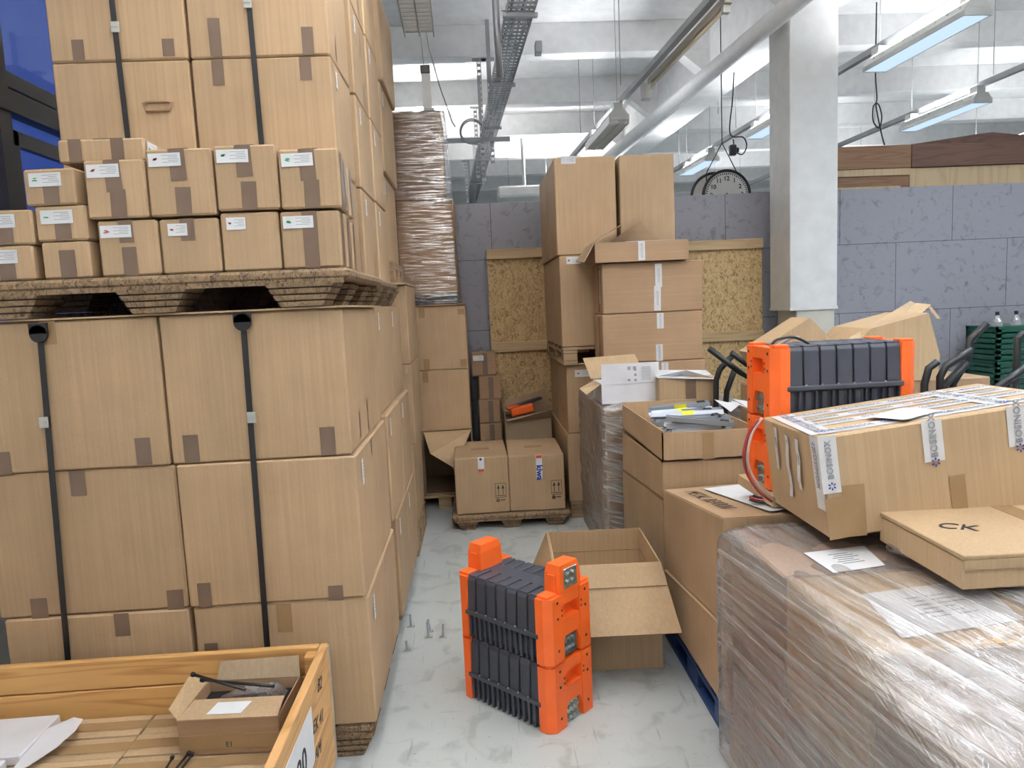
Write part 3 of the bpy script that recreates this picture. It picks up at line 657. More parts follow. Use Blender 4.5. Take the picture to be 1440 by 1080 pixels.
# small labelled cartons on the pallet: two rows of four plus odd ones at the left
sm = [  # px-left, px-right at mid height, row z0,z1, logo, name
 (136, 222, 1.697, 1.870, RED, 'lower row of small cartons, leftmost of the square ones', -1.170, -.984),
 (222, 310, 1.697, 1.868, RED, 'lower row of small cartons, second from left with torn label', -.980, -.795),
 (310, 398, 1.697, 1.880, RED, 'lower row of small cartons, third with a plain face and small label', -.790, -.608),
 (398, 480, 1.697, 1.877, GREEN, 'lower row of small cartons, at the right pallet corner', -.604, -.415)]
for a_, b_, z0, z1, lg, nm, x0, x1 in sm:
    tps = [('F', (x0+x1)/2+(.0 if nm[-5:] != 'label' else 9), z0+.045, .045, .09)] if 'plain' not in nm else []
    if 'corner' in nm: tps = [('F', -.51, z0+.09, .048, .178)]
    elif 'plain' not in nm: tps.append(('F', (x0+x1)/2-.004, z1-.035, .045, .07))
    carton(nm, x0, x1, 2.33, 2.66 if x1 < -.45 else 2.41, z0, z1, KR, 'small labelled cartons on the upper pallet', tapes=tps+[('R', 2.37, z0+.09, .03, .17)]*(x1 > -.45),
           labels=[('F', x0+(.058 if 'plain' not in nm else .05), z1-.034, .095 if 'plain' not in nm and 'torn' not in nm else .06, .038, lg)])
up = [(-1.190, -1.004, 1.888-.012, 2.055, RED, 'upper row of small cartons, leftmost one with wide brown tape', 0, .05),
      (-1.000, -.796, 1.888-.012, 2.082, RED, 'upper row of small cartons, second one with crumpled tape', 0, .05),
      (-.792, -.598, 1.886, 2.086, GREEN, 'upper row of small cartons, third and tallest one with flap sticking up', 0, .05),
      (-.594, -.405, 1.884, 2.068, GREEN, 'upper row of small cartons, at the right end', 0, .05)]
for x0, x1, z0, z1, lg, nm, ro, tw in up:
    xm = (x0+x1)/2
    carton(nm, x0, x1, 2.325, 2.66 if x1 < -.45 else 2.405, z0, z1, KR, 'small labelled cartons on the upper pallet', tapes=[('F', xm+.005, z0+.045, .048, .085, TAPE, .02), ('F', xm-.004, z1-.05, .05, .098, TAPE, -.03)]+[('R', 2.365, (z0+z1)/2, .03, .17)]*(x1 > -.45),
           labels=[('F', x0+.06, z1-.034, .098, .040, lg, random.uniform(-.02, .02))])
for k in range(3):
    for rw, z0, z1 in (('lower', 1.697, 1.877), ('upper', 1.884, 2.066)):
        y0 = 2.412+.082*k
        carton(f'slim carton in the {rw} row at the right pallet edge, {("second", "third", "rearmost")[k]} from the front', -.604, -.417+.006*((k+len(rw)) % 2)-.004*k, y0, y0+.08, z0, z1-.004*k, KR, 'slim cartons along the right pallet edge', tapes=[('R', y0+.04, (z0+z1)/2, .024, .16)])
carton('long low carton lying on top of the small cartons at left', -1.285, -1.015, 2.37, 2.64, 2.057, 2.130, KR, 'small labelled cartons on the upper pallet', tapes=[('F', -1.23, 2.095, .04, .07), ('F', -1.10, 2.095, .04, .07)], labels=[('R', 2.42, 2.095, .07, .05, GREEN)])
for x0, x1, z0, z1, nm, yw in ((-1.345, -1.195, 1.697, 1.812, 'lowest little carton right beside the square cartons at left', -.02),
                         (-1.352, -1.192, 1.814, 1.922, 'middle little carton with green logo label, second of its pile at left', -.03),
                         (-1.372, -1.212, 1.924, 2.036, 'topmost little carton of the left pile in front of the window', -.05),
                         (-1.545, -1.372, 1.697, 1.806, 'lowest little carton at the left edge of the photo', 0.0),
                         (-1.545, -1.362, 1.808, 1.915, 'upper little carton at the left edge with torn tape', .0)):
    xm = (x0+x1)/2
    carton(nm, x0, x1, 2.33, 2.64, z0, z1, KR, 'small labelled cartons on the upper pallet', yaw=yw, tapes=[('F', xm+.005, (z0+z1)/2-.012, .05, z1-z0-.03), ('R', 2.42, (z0+z1)/2, .03, .09), ('T', xm, 2.48, .05, .28)],
           labels=[] if 'lowest little carton right' in nm else [('F', xm-.01, z1-.034, .10, .042, GREEN)])
# tall boxes of the nearest tower behind
zr = [(1.697, 2.082), (2.084, 2.473), (2.475, 2.862), (2.864, 3.25)]
for k, (z0, z1) in enumerate(zr):
    for c, (a, b) in enumerate(((-1.452, -.975), (-.968, -.474))):
        side = ('left', 'right')[c]; t_ = []; wd = ['lowest', 'second', 'third', 'fourth'][k]
        if k == 2 and c == 0: t_ = [('F', at(110, 70, y=2.7).x, 2.515, .042, .07), ('F', at(237, 70, y=2.7).x, 2.515, .042, .06)]
        if k == 2 and c == 1: t_ = [('F', -.875, 2.545, .042, .13), ('F', -.55, 2.525, .042, .095), ('R', 2.83, 2.54, .012, .09)]
        if k == 1 and c == 1: t_ = [('F', -.875, 2.425, .042, .09), ('F', -.565, 2.43, .042, .08)]
        r, dm = carton(f'tall tower carton, {side} one of the {wd} row behind the small cartons', a, b, 2.70, 3.108, z0, z1, KR, 'cartons of the nearest tower', tapes=t_, labels=[('R', 2.79, z1-.06, .03, .06)] if c and k < 3 else [], seam=False)
        if k == 1 and c == 0:
            h0 = at(222, 150, y=2.7)
            build('hand_hole_flap', lambda bm: bm_tube(bm, [(h0.x-(a+b)/2+dx_, dm[2]-.006, h0.z-z0+dz_) for dx_, dz_ in ((-.05, .012), (-.04, -.015), (.04, -.015), (.05, .012), (.03, .016), (-.03, .016))], .005, 6, 0, True), KR2, r)
strap('black strap on the left half of the nearest tower', (150, -60), (181, 205), 2.692, (162, 38), False)
strap('black strap on the right half of the nearest tower', (344, -60), (369, 215), 2.692, (348, 4), False)
# stack two
press_pallet('pressed wood pallet under the second floor stack', -1.63, -.425, 3.3, 4.2, 0, .10, foot=.15)
for k, (z0, z1) in enumerate([(.102, .585), (.587, 1.083), (1.085, 1.575)]):
    dx = (.0, -.006, -.03)[k]
    for c, (a, b) in enumerate(((-1.62, -1.022), (-1.018, -.415))):
        for d, (y0, y1) in enumerate(((3.20+.07*(k == 0), 3.74), (3.743, 4.22))):
            if c == 0 : continue
            carton(f'large carton of the second floor stack, {rn[k]} row, {("near", "far")[d]} one', a+dx, b+dx, y0, y1, z0, z1, KR, 'cartons of the second floor stack', labels=[('R', y0+.1, z1-.07, .03, .08)], tapes=[('R', y0+.3, z0+.1, .012, .12), ('F', b+dx-.04, z1-.05, .012, .08)], seam=False)
    carton(f'large carton of the second floor stack, {rn[k]} row, hidden left half', -1.62+dx, -1.022+dx, 3.2+.07*(k == 0), 4.22, z0, z1, KR, 'cartons of the second floor stack', seam=False)
press_pallet('pressed wood pallet high on the second floor stack', -1.63, -.42, 3.17, 3.99, 1.577, .118)
for k, (z0, z1) in enumerate(zr):
    for d, (y0, y1) in enumerate(((3.17, 3.575), (3.578, 3.98))):
        carton(f'tower carton of the second stack, {["lowest", "second", "third", "fourth"][k]} row, {("near", "far")[d]} one', -.95, -.462+.006*d, y0, y1, z0, z1, KR, 'cartons of the second tower', labels=[('R', y0+.09, z1-.07, .03, .07)], tapes=[('R', y0+.25, z1-.08, .012, .12), ('R', y0+.27, z0+.06, .012, .11)], seam=False)
# stack three
euro_pallet('wooden pallet under the third floor stack', -1.65, -.43, 4.38, 5.05, 0, .17)
for k, (z0, z1) in enumerate([(.187, .713), (.715, 1.213), (1.215, 1.705)]):
    xr = (-.43, -.412, -.415)[k]
    carton(f'carton of the third floor stack, {rn[k]} row', -1.05, xr, 4.41, 5.03, z0, z1, KR, 'cartons of the third floor stack', tapes=[('F', xr-.03, z1-.03, .02, .04, KRin)], seam=False)
tag(build('cover_sheet', lambda bm: bm_box(bm, -.32, .33, -.33, .33, 0, .012), KR3, None, (-.745, 4.70, 1.707)), 'card sheet with pallet on top of the third floor stack', 'sheet')
euro_pallet('wooden pallet halfway up the third stack', -1.62, -.485, 4.41, 5.03, 1.72, .13)
for k, (z0, z1) in enumerate([(1.852, 2.38), (2.382, 2.905), (2.907, 3.44)]):
    xr = (-.515, -.495, -.475)[k]
    carton(f'tall slim carton of the third tower, {rn[k]} row', -1.1, xr, 4.41, 5.08, z0, z1, KR, 'cartons of the third tower', tapes=[('F', xr-.055, z0+.08, .025, .09), ('R', 4.6, z1-.1, .02, .1)], labels=[('R', 4.5, z1-.08, .03, .08)] if k < 2 else [], seam=False)
# stack four
for k, (z0, z1) in enumerate([(1.60, 2.0), (2.002, 2.45), (2.452, 2.9), (2.902, 3.3)]):
    carton(f'carton of the fourth tower seen edge on, {["lowest", "second", "third", "topmost"][k]} one', -1.3, -.585, 5.12, 5.9, z0, z1, KR, 'cartons of the fourth tower', seam=False)
for k, (z0, z1) in enumerate([(.15, .64), (.642, 1.12), (1.122, 1.598)]):
    carton(f'carton low in the fourth stack, {rn[k]} one', -1.3, -.60, 5.12, 5.9, z0, z1, KR, 'cartons low in the fourth stack', seam=False)
euro_pallet('wooden pallet under the fourth stack', -1.3, -.60, 5.12, 5.9, 0, .148)

# ================================================================== WRAPPED TOWER
euro_pallet('low wooden pallet under the wrapped tower', -.57, -.05, 5.45, 6.15, 0, .10, BATTEN)
carton('carton in the middle of the far stack below the wrapped tower', -.565, -.075, 5.5, 6.1, .602, 1.078, KR, 'cartons below the wrapped tower', tapes=[('F', -.41, 1.03, .045, .09, TAPEC), ('F', -.38, 1.03, .001, .001)], seam=False)
carton('upper carton directly below the wrapped tower', -.565, -.075, 5.5, 6.1, 1.08, 1.575, KR, 'cartons below the wrapped tower', tapes=[('F', -.41, 1.53, .045, .09, TAPEC), ('F', -.395, 1.125, .045, .09, TAPEC), ('F', -.11, 1.52, .05, .045, TAPEC), ('F', -.11, 1.125, .05, .06, TAPEC)], seam=False)
ob = root('open_cardboard_box', (-.32, 5.8, .102), (0, 0, 0), 'carton on its side with dark opening under the far stack', 'box')
build('body', lambda bm: (bm_box(bm, -.245, -.239, -.3, .3, 0, .495), bm_box(bm, .239, .245, -.3, .3, 0, .495), bm_box(bm, -.239, .239, -.3, .3, 0, .006), bm_box(bm, -.239, .239, -.3, .3, .489, .495), bm_box(bm, -.239, .239, .29, .3, .006, .489), bm_box(bm, -.239, -.13, -.3, -.294, .006, .489)), KRin, ob)
def quad_flap(bm, pts, t=.004):
    a = [Vector(p) for p in pts]; n_ = (a[1]-a[0]).cross(a[2]-a[0]).normalized()*t
    vs = [bm.verts.new(p) for p in a]+[bm.verts.new(p+n_) for p in a]; n = len(a)
    bm.faces.new(vs[:n][::-1]); bm.faces.new(vs[n:])
    for k in range(n): bm.faces.new([vs[k], vs[(k+1) % n], vs[n+(k+1) % n], vs[n+k]])
def flap(r, pts, mat=None, name='flap', t=.004):
    o = r.location; M_ = r.rotation_euler.to_matrix().inverted()
    return build(name, lambda bm: quad_flap(bm, [M_ @ (Vector(p)-o) for p in pts], t), mat or KR, r)
flap(ob, [(-.45, 5.495, .60), (-.08, 5.495, .60), at(640, 662, y=5.12), at(637, 657, y=5.12), at(605, 638, y=5.2)], KR3)
wt = [(1.625, 2.365, 'lower'), (2.367, 3.01, 'upper')]
tag(box('black_plastic_tray', -.55, -.13, 5.5, 6.1, 1.583, 1.66, BLACK), 'black plastic base under the film wrapped tower', 'tray')
tag(box('cover_sheet', -.58, -.08, 5.48, 6.12, 1.576, 1.582, KR3), 'card sheet under the film wrapped tower', 'sheet')
carton('lower tall carton inside the film wrapped tower', -.56, -.125, 5.5, 6.05, 1.662, 2.365, KR2, 'cartons in the wrapped tower', seam=False)
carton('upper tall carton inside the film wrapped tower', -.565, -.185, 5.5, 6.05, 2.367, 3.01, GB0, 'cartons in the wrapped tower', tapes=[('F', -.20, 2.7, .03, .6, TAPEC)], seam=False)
def film(name_l, x0, x1, y0, y1, z0, z1, mat, nz=70, nx=22, amp=.006, topx=None, top=True, sag=None, grp=None, freq=(6, 60)):
    """a wrinkled skin pulled round a load"""
    cx, cy = (x0+x1)/2, (y0+y1)/2
    bm = bmesh.new(); per = []
    W, D = (x1-x0), (y1-y0); ny = max(6, int(nx*D/W)); rr = .012
    for i in range(nx): per.append((x0+W*i/nx, y0))
    for i in range(ny): per.append((x1, y0+D*i/ny))
    for i in range(nx): per.append((x1-W*i/nx, y1))
    for i in range(ny): per.append((x0, y1-D*i/ny))
    rings = []
    for k in range(nz+1):
        f = k/nz; z = z0+(z1-z0)*f; ring = []
        for (x, y) in per:
            dx, dy = x-cx, y-cy
            q = noise.noise(Vector((x*freq[0], y*freq[0], z*freq[1])))*amp+abs(noise.noise(Vector((x*25, y*25, z*12))))*amp*.8+.006
            L = max(abs(dx)/(W/2), abs(dy)/(D/2), .001)
            nxv = Vector((dx/(W/2) if abs(dx)/(W/2) > .98*L else 0, dy/(D/2) if abs(dy)/(D/2) > .98*L else 0, 0)).normalized()
            sx = 0 if topx is None else topx*f*max(0, dx/(W/2))
            zz = z if sag is None or k < nz else z+sag(x, y)
            ring.append(bm.verts.new((dx+nxv.x*q+sx, dy+nxv.y*q, zz-z0)))
        rings.append(ring)
    n = len(per)
    for a, b in zip(rings, rings[1:]):
        for k in range(n):
            f = bm.faces.new([a[k], a[(k+1) % n], b[(k+1) % n], b[k]]); f.smooth = True
    if top:
        T = [[None]*(ny+1) for _ in range(nx+1)]; R_ = rings[-1]
        for i in range(nx+1):
            for j in range(ny+1):
                if j == 0: v = R_[i] if i < nx else R_[nx]
                elif i == nx: v = R_[nx+j]
                elif j == ny: v = R_[nx+ny+(nx-i)]
                elif i == 0: v = R_[2*nx+ny+(ny-j)]
                else:
                    x = x0+W*i/nx; y = y0+D*j/ny
                    zz = z1-z0+noise.noise(Vector((x*9, y*9, 3)))*amp*1.5+amp+(sag(x, y) if sag else 0)
                    v = bm.verts.new((x-cx+(topx or 0)*max(0, (x-cx)/(W/2)), y-cy, zz))
                T[i][j] = v
        for i in range(nx):
            for j in range(ny):
                f = bm.faces.new([T[i][j], T[i+1][j], T[i+1][j+1], T[i][j+1]]); f.smooth = True
    o = link('stretch_film', mesh_from(bm, 'stretch_film'), mat, None, (cx, cy, z0))
    return tag(o, name_l, 'plastic film', grp)
film('clear shiny stretch film wound around the tall tower by the ceiling', -.57, -.115, 5.49, 6.06, 1.59, 3.015, FILMH, 110, 16, .0025, topx=-.05)

# ================================================================== SMALL BOX PILE AND STRAND BOARD CORNER
bx = [(-.055, .155, 1.168-.205+.005, 1.17, 'topmost small carton with white label in the pile by the strand board', True),
      (-.002, .185, .765, .966, 'second small carton from the top in the pile by the strand board', False),
      (-.012, .175, .562, .763, 'third small carton from the top in the pile by the strand board', False),
      (-.012, .178, .360, .560, 'fourth small carton in the pile, half hidden by the handled cartons', False),
      (-.012, .178, .0, .358, 'lowest carton of the pile by the strand board', False)]
for x0, x1, z0, z1, nm, lb in bx:
    carton(nm, x0, x1, 6.0, 6.22, z0, z1, KR2, 'small cartons piled by the strand board', tapes=[('F', (x0+x1)/2+.01, (z0+z1)/2, .042, z1-z0-.02)], labels=[('F', x0+.06, z1-.05, .09, .045)] if lb else [])
tag(box('dark_upright_post', -.05, -.02, 6.02, 6.2, 0, .94, BLACK), 'dark narrow post between the far stack and the small carton pile', 'post')

# ------------------------------------------------------------------ pallet with two handled cartons
press_pallet('low pressed wood pallet on the floor carrying two handled cartons', -.235, .60, 4.84, 5.44, 0, .105, foot=.13)
def kiwa(lab, x0, x1, y0, y1, z0, z1, which):
    r, dm = carton(lab, x0, x1, y0, y1, z0, z1, KR, 'twin handled cartons on the low pallet', seam=False, yaw=(.01, -.015)[which])
    W = (x1-x0)/2
    build('hand_slot', lambda bm: bm_box(bm, -.065, .065, -.03, .03, z1-z0, z1-z0+.003, 0, .001), KR2, r)
    yl = dm[2]-.002
    xs = 0.0 if which == 0 else .02
    build('strip_label', lambda bm: bm_box(bm, xs-.022, xs+.022, yl-.001, yl, (z1-z0)-(.10 if which == 0 else .17), (z1-z0)+.0), PAPER, r)
    build('red_mark', lambda bm: bm_box(bm, xs-.02, xs+.02, yl-.003, yl-.0015, (z1-z0)-(.10 if which == 0 else .022), (z1-z0)-(.085 if which == 0 else .002)), RED, r)
    if which == 0: build('blue_mark', lambda bm: bm_cyl(bm, (xs-.002, yl-.003, z1-z0-.014), .010, .0015, 'Y', 6), BINK, r)
    else: lettering('kiwa', .058, BINK, r, (xs, yl-.002, z1-z0-.125), (PI/2, PI/2, 0), bold=.002)
    def arrows(bm):
        cx_ = W-.06; zc = .16
        for a, b in (((-.037, -.05), (.037, -.05)), ((.037, -.05), (.037, .05)), ((.037, .05), (-.037, .05)), ((-.037, .05), (-.037, -.05))):
            bm_bar(bm, (cx_+a[0], yl, zc+a[1]), (cx_+b[0], yl, zc+b[1]), .003, .001, up=(0, 1, 0))
        for s in (-.016, .016):
            bm_bar(bm, (cx_+s, yl, zc-.03), (cx_+s, yl, zc+.02), .004, .001, up=(0, 1, 0))
            v = [bm.verts.new((cx_+s+q, yl-.0005, zc+w_)) for q, w_ in ((-.010, .012), (.010, .012), (0, .040))]; bm.faces.new(v)
        bm_bar(bm, (cx_-.03, yl, zc-.037), (cx_+.03, yl, zc-.037), .004, .001, up=(0, 1, 0))
        bm_tube(bm, [(cx_-.022+.009*math.cos(t*PI/6), yl, zc-.072+.009*math.sin(t*PI/6)) for t in range(12)], .003, 4, 0, True)
        bm_bar(bm, (cx_-.003, yl, zc-.070), (cx_+.03, yl, zc-.070), .006, .001, up=(0, 1, 0))
    build('upright_arrows_print', arrows, INK, r)
kiwa('left handled carton with arrows print and small red tipped strip', -.205, .172, 4.87, 5.49, .108, .51, 0)
kiwa('right handled carton with arrows print and blue lettered strip', .180, .572, 4.87, 5.49, .108, .505, 1)
oc = root('open_cardboard_box', (.39, 5.98, .0), (0, 0, 0), 'open carton with an orange part inside, behind the right handled carton', 'box')
build('body', lambda bm: (bm_box(bm, -.19, -.185, -.2, .2, 0, .62), bm_box(bm, .185, .19, -.2, .2, 0, .62), bm_box(bm, -.185, .185, -.2, -.195, 0, .62), bm_box(bm, -.185, .185, .195, .2, 0, .62), bm_box(bm, -.185, .185, -.195, .195, 0, .005)), KRin, oc)
flap(oc, [(.205, 5.78, .62), (.58, 5.78, .62), (.59, 5.70, .70), (.22, 5.70, .62)], KRin)
flap(oc, [(.20, 5.78, .62), (.20, 6.18, .62), (.188, 6.15, .76), (.188, 5.84, .74)], KR2)
flap(oc, [(.20, 6.18, .62), (.58, 6.18, .62), (.585, 6.22, .80), (.22, 6.22, .72)], KR2)
tag(build('orange_part', lambda bm: (bm_box(bm, -.10, .10, -.05, .05, 0, .07, 0, .01), bm_box(bm, -.12, -.02, -.03, .03, .07, .085, 0, .005)), ORANGE, None, (.36, 5.99, .63), (0, -.18, .1)), 'orange plastic part sticking out of the open carton', 'plastic part')
tag(build('black_strip_part', lambda bm: bm_box(bm, -.16, .16, -.04, .04, 0, .02, 0, .004), BLACK, None, (.38, 6.06, .70), (0, -.25, .1)), 'black strip lying above the orange part', 'plastic part')
tag(box('inner_packing', .215, .565, 5.8, 6.16, .01, .60, BROWNW), 'dark packing filling the open carton with the orange part', 'packing')

# ================================================================== RIGHT TOWER
euro_pallet('wooden pallet on the floor under the twin tall box tower', .62, 1.42, 4.99, 6.1, 0, .12)
for k, (z0, z1) in enumerate([(.122, .62), (.622, 1.115)]):
    for c, (a, b) in enumerate(((.612+.01*k, 1.02), (1.025, 1.41))):
        for d, (y0, y1) in enumerate(((4.99, 5.54), (5.545, 6.08))):
            carton(f'{("left", "right")[c]} {("front", "rear")[d]} carton of the {("lower", "upper")[k]} row at the foot of the tall box tower', a, b, y0, y1, z0, z1, KR, 'cartons at the foot of the tall box tower', labels=[('F', a+.12, 1.05, .12, .05, RED)] if (k == 1 and c == 0 and d == 0) else [], seam=False)
tag(box('cover_sheet', .60, 1.43, 4.95, 6.12, 1.117, 1.123, KR3), 'card sheet between the two halves of the tall box tower', 'sheet')
euro_pallet('wooden pallet halfway up the tall box tower', .60, 1.42, 4.95, 6.08, 1.125, .115)
for k, (z0, z1) in enumerate([(1.243, 1.875), (1.877, 2.535)]):
    for c, (a, b) in enumerate(((.595-.012*k, 1.005), (1.03, 1.412))):
        for d, (y0, y1) in enumerate(((4.95, 5.5), (5.505, 6.05))):
            lb = []; t_ = []
            if c == 0 and d == 0: lb = [('F', a+.10, z1-.035 if k == 0 else z1-.02, .10, .05, RED if k == 0 else None)]
            if k == 0 and c == 0 and d == 0: t_ = [('F', .93, 1.30, .04, .12)]
            carton(f'{("left", "right")[c]} {("front", "rear")[d]} tall carton of the {("lower", "upper")[k]} pair in the twin tower', a, b, y0, y1, z0, z1, KR, 'tall cartons of the twin tower', labels=lb, tapes=t_, seam=False)
def wtape(r, dims, f, u, v, w_, h_, mark=True, roll=0.0):
    o = tape(r, dims, f, u, v, w_, h_, WTAPE, roll, 'printed_tape')
    if mark:
        me = text_mesh('BOSINOX', w_*.42, space=1.1); t = link('lettering', me, GINK, o, (0, -.0022, 0), (PI/2, PI/2, 0))
    return o
def petal_mark(bm, s, x=0, z=0):
    for k in range(6):
        a = k*PI/3+PI/6; c = Vector((math.cos(a), 0, math.sin(a))); n_ = Vector((-math.sin(a), 0, math.cos(a)))
        P = [c*s*.28, c*s*.6+n_*s*.2, c*s, c*s*.6-n_*s*.2]
        f = bm.faces.new([bm.verts.new(p+Vector((x, 0, z))) for p in P]); f.material_index = 0
for z0, z1, x0, x1, nm in ((1.464, 1.790, .825, 1.487, 'upper'), (1.144, 1.462, .82, 1.482, 'middle'), (.955, 1.142, .85, 1.50, 'lower')):
    r, dm = carton(f'{nm} of three wide cartons with white printed tape in front of the twin tower', x0, x1, 4.6, 4.93, z0, z1, KR2, 'wide cartons with white tape', tapes=[('L', 4.72, (z0+z1)/2, .05, z1-z0-.03, TAPEC)], seam=False)
    xm = .04 if nm == 'upper' else .05
    if nm == 'upper': wtape(r, dm, 'F', xm, (z1-z0)-.09, .045, .15); wtape(r, dm, 'F', xm-.01, .09, .045, .16, True, .02); wtape(r, dm, 'L', -.08, .18, .03, .22)
    elif nm == 'middle': wtape(r, dm, 'F', xm, z1-z0-.055, .045, .10); wtape(r, dm, 'F', xm-.01, .055, .045, .11)
    else: wtape(r, dm, 'F', xm+.0, z1-z0-.06, .045, .10)
    for q in (.33, .68):
        build('crease', lambda bm: bm_box(bm, dm[0]+.01, dm[1]-.01, dm[2]-.0012, dm[2]+.001, (z1-z0)*q, (z1-z0)*q+.003), KRin, r)
# open shallow tray on top
tr = root('open_cardboard_box', (1.08, 4.72, 1.795), (0, 0, .0), 'shallow carton with raised flaps on top of the white taped cartons', 'box')
X0, X1, Y0, Y1 = .78, 1.385, 4.56, 4.92
build('body', lambda bm: (bm_box(bm, X0-1.08, X1-1.08, Y0-4.72, Y0-4.715, 0, .125), bm_box(bm, X0-1.08, X1-1.08, Y1-4.725, Y1-4.72, 0, .125), bm_box(bm, X0-1.08, X0-1.075, Y0-4.715, Y1-4.725, 0, .125), bm_box(bm, X1-1.085, X1-1.08, Y0-4.715, Y1-4.725, 0, .125), bm_box(bm, X0-1.075, X1-1.085, Y0-4.715, Y1-4.725, 0, .005)), KR2, tr)
dmt = (X0-1.08, X1-1.08, Y0-4.72, Y1-4.72, 0, .125)
wtape(tr, dmt, 'F', .0, .065, .045, .12)
flap(tr, [(X0, Y1, 1.92), (X0, Y0+.02, 1.92), at(898, 300, y=4.6), at(915, 289, y=4.85)], KR2)
flap(tr, [(X1-.0, Y1, 1.92), (.90, Y1, 1.92), at(900, 310, y=4.95), at(918, 333, y=4.93)], KR2)
flap(tr, [(X0, Y0, 1.92), (X0, Y1, 1.92), (X0-.07, Y1, 1.83), (X0-.07, Y0, 1.80)], KRin)
tag(build('paper_sheet', lambda bm: bm_box(bm, -.2, .2, -.12, .12, 0, .004), PAPER, None, (1.18, 4.72, 1.921), (0, 0, .05)), 'white paper lying in the shallow open carton', 'paper')

# ================================================================== SMALL WRAPPED PALLET
euro_pallet('wooden pallet under the small film wrapped load', .70, 1.52, 4.0, 4.93, 0, .12)
for y0, y1, z1, nm in ((4.03, 4.44, .93, 'near'), (4.445, 4.90, .93, 'far')):
    for c, (a, b) in enumerate(((.715, 1.10), (1.105, 1.50))):
        for k, (za, zb) in enumerate(((.122, .52), (.522, z1))):
            carton(f'film wrapped carton of the small pallet, {nm} {("left", "right")[c]} {("lower", "upper")[k]} one', a, b, y0, y1, za, zb, KR2, 'cartons inside the small wrapped load', seam=False)
film('cloudy stretch film around the small load behind the stacked open boxes', .70, 1.515, 4.015, 4.915, .05, .938, FILMS, 46, 26, .012, freq=(9, 22))
# white box with printed front and brown flaps
wb = root('white_product_box', (.885, 4.25, .95), (0, 0, 0), 'open white product carton with printed front and brown inner flaps', 'box')
build('body', lambda bm: (bm_box(bm, -.17, .17, -.15, -.146, 0, .115), bm_box(bm, -.17, .17, .146, .15, 0, .115), bm_box(bm, -.17, -.166, -.146, .146, 0, .115), bm_box(bm, .166, .17, -.146, .146, 0, .115), bm_box(bm, -.166, .166, -.146, .146, 0, .004)), WBOARD, wb)
build('front_flap', lambda bm: bm_box(bm, -.17, .17, -.154, -.150, .118, .235), WBOARD, wb)
flap(wb, [(.70, 4.405, 1.07), (1.05, 4.405, 1.07), (.99, 4.44, 1.21), (.66, 4.44, 1.20)], KR3, 'back_flap')
flap(wb, [(.712, 4.11, 1.066), (.712, 4.35, 1.066), at(835, 536, y=4.3), at(815, 547, y=4.1), at(825, 556, y=4.05)], KR3, 'side_flap')
def icons(bm):
    for i in range(2): bm_box(bm, -.015+i*.032, .003+i*.032, -.1556, -.1545, .195, .215); 
    for k in range(3): bm_cyl(bm, (.03, -.1556, .135+.03*k), .008, .001, 'Y', 10)
    bm_box(bm, -.015, .0, -.1556, -.1545, .13, .142)
    for k in range(9): bm_box(bm, .065, .12, -.1556, -.1545, .135+k*.009, .138+k*.009)
build('printed_icons', icons, GINK, build('printed_panel', lambda bm: bm_box(bm, -.02, .13, -.1545, -.1541, .125, .225), WBOARD, wb))
sb = root('half_open_cardboard_box', (1.20, 4.12, .95), (0, 0, -.06), 'small brown carton with papers poking out beside the white carton', 'box')
build('body', lambda bm: bm_box(bm, -.165, .165, -.12, .14, 0, .145, 0, .004), KR3, sb)
build('tape_strip', lambda bm: bm_box(bm, -.01, .05, -.1225, -.1208, .0, .13), TAPE, sb)
build('papers', lambda bm: (quad_flap(bm, [(-.17, -.13, .16), (.0, -.10, .185), (.16, -.13, .135), (-.02, -.05, .15)], .002), quad_flap(bm, [(-.17, -.12, .148), (.16, -.15, .13), (.17, .12, .155), (-.16, .12, .17)], .003)), PAPER, sb)

# ================================================================== TILTED BOXES, TUBES AND CRATES BEHIND THE BATTERY
carton('large carton standing behind the orange battery, left one', 1.44, 1.95, 3.56, 3.84, 0, 1.07, KR2, 'supporting cartons behind the battery', seam=False)
carton('large carton behind the battery at right under the slanted boxes', 1.955, 2.64, 3.52, 3.95, 0, 1.075, KR2, 'supporting cartons behind the battery', seam=False)
def prism_box(lab, pts_front, y0, y1, mat, grp=None):
    """box lying tilted: outline of its near end, thickness y0..y1"""
    P = [at(px, py, y=y0) for px, py in pts_front]; n = len(P); o = Vector((sum(p.x for p in P)/n, (y0+y1)/2, min(p.z for p in P)))
    r = root('cardboard_box', o, (0, 0, 0), lab, 'box', grp)
    def mk(bm):
        a = [bm.verts.new((p.x-o.x, y0-o.y, p.z-o.z)) for p in P]; b = [bm.verts.new((p.x-o.x, y1-o.y, p.z-o.z)) for p in P]
        bm.faces.new(a); bm.faces.new(b[::-1])
        for k in range(n): bm.faces.new([a[k], b[k], b[(k+1) % n], a[(k+1) % n]])
    build('body', mk, mat, r); return r, o
prism_box('slanted carton leaning behind the near end of the orange battery', [(1061, 497), (1139, 447), (1176, 484), (1160, 540), (1090, 543)], 3.58, 3.8, KR3)
r, o = prism_box('big slanted carton with open lid flap behind the battery against the grey wall', [(1188, 500), (1225, 462), (1306, 440), (1322, 500), (1318, 535), (1240, 535)], 3.52, 3.9, KR3)
flap(r, [at(1186, 480, y=3.5), at(1228, 482, y=3.5), at(1288, 428, y=3.9), at(1280, 424, y=3.9)], KR3)
flap(r, [at(1228, 482, y=3.49), at(1252, 482, y=3.49), at(1309, 429, y=3.9), at(1288, 427, y=3.9)], KR3)
flap(r, [at(1306, 431, y=3.55), at(1309, 430, y=3.9), at(1323, 448, y=3.9), at(1318, 448, y=3.5)], KR2)
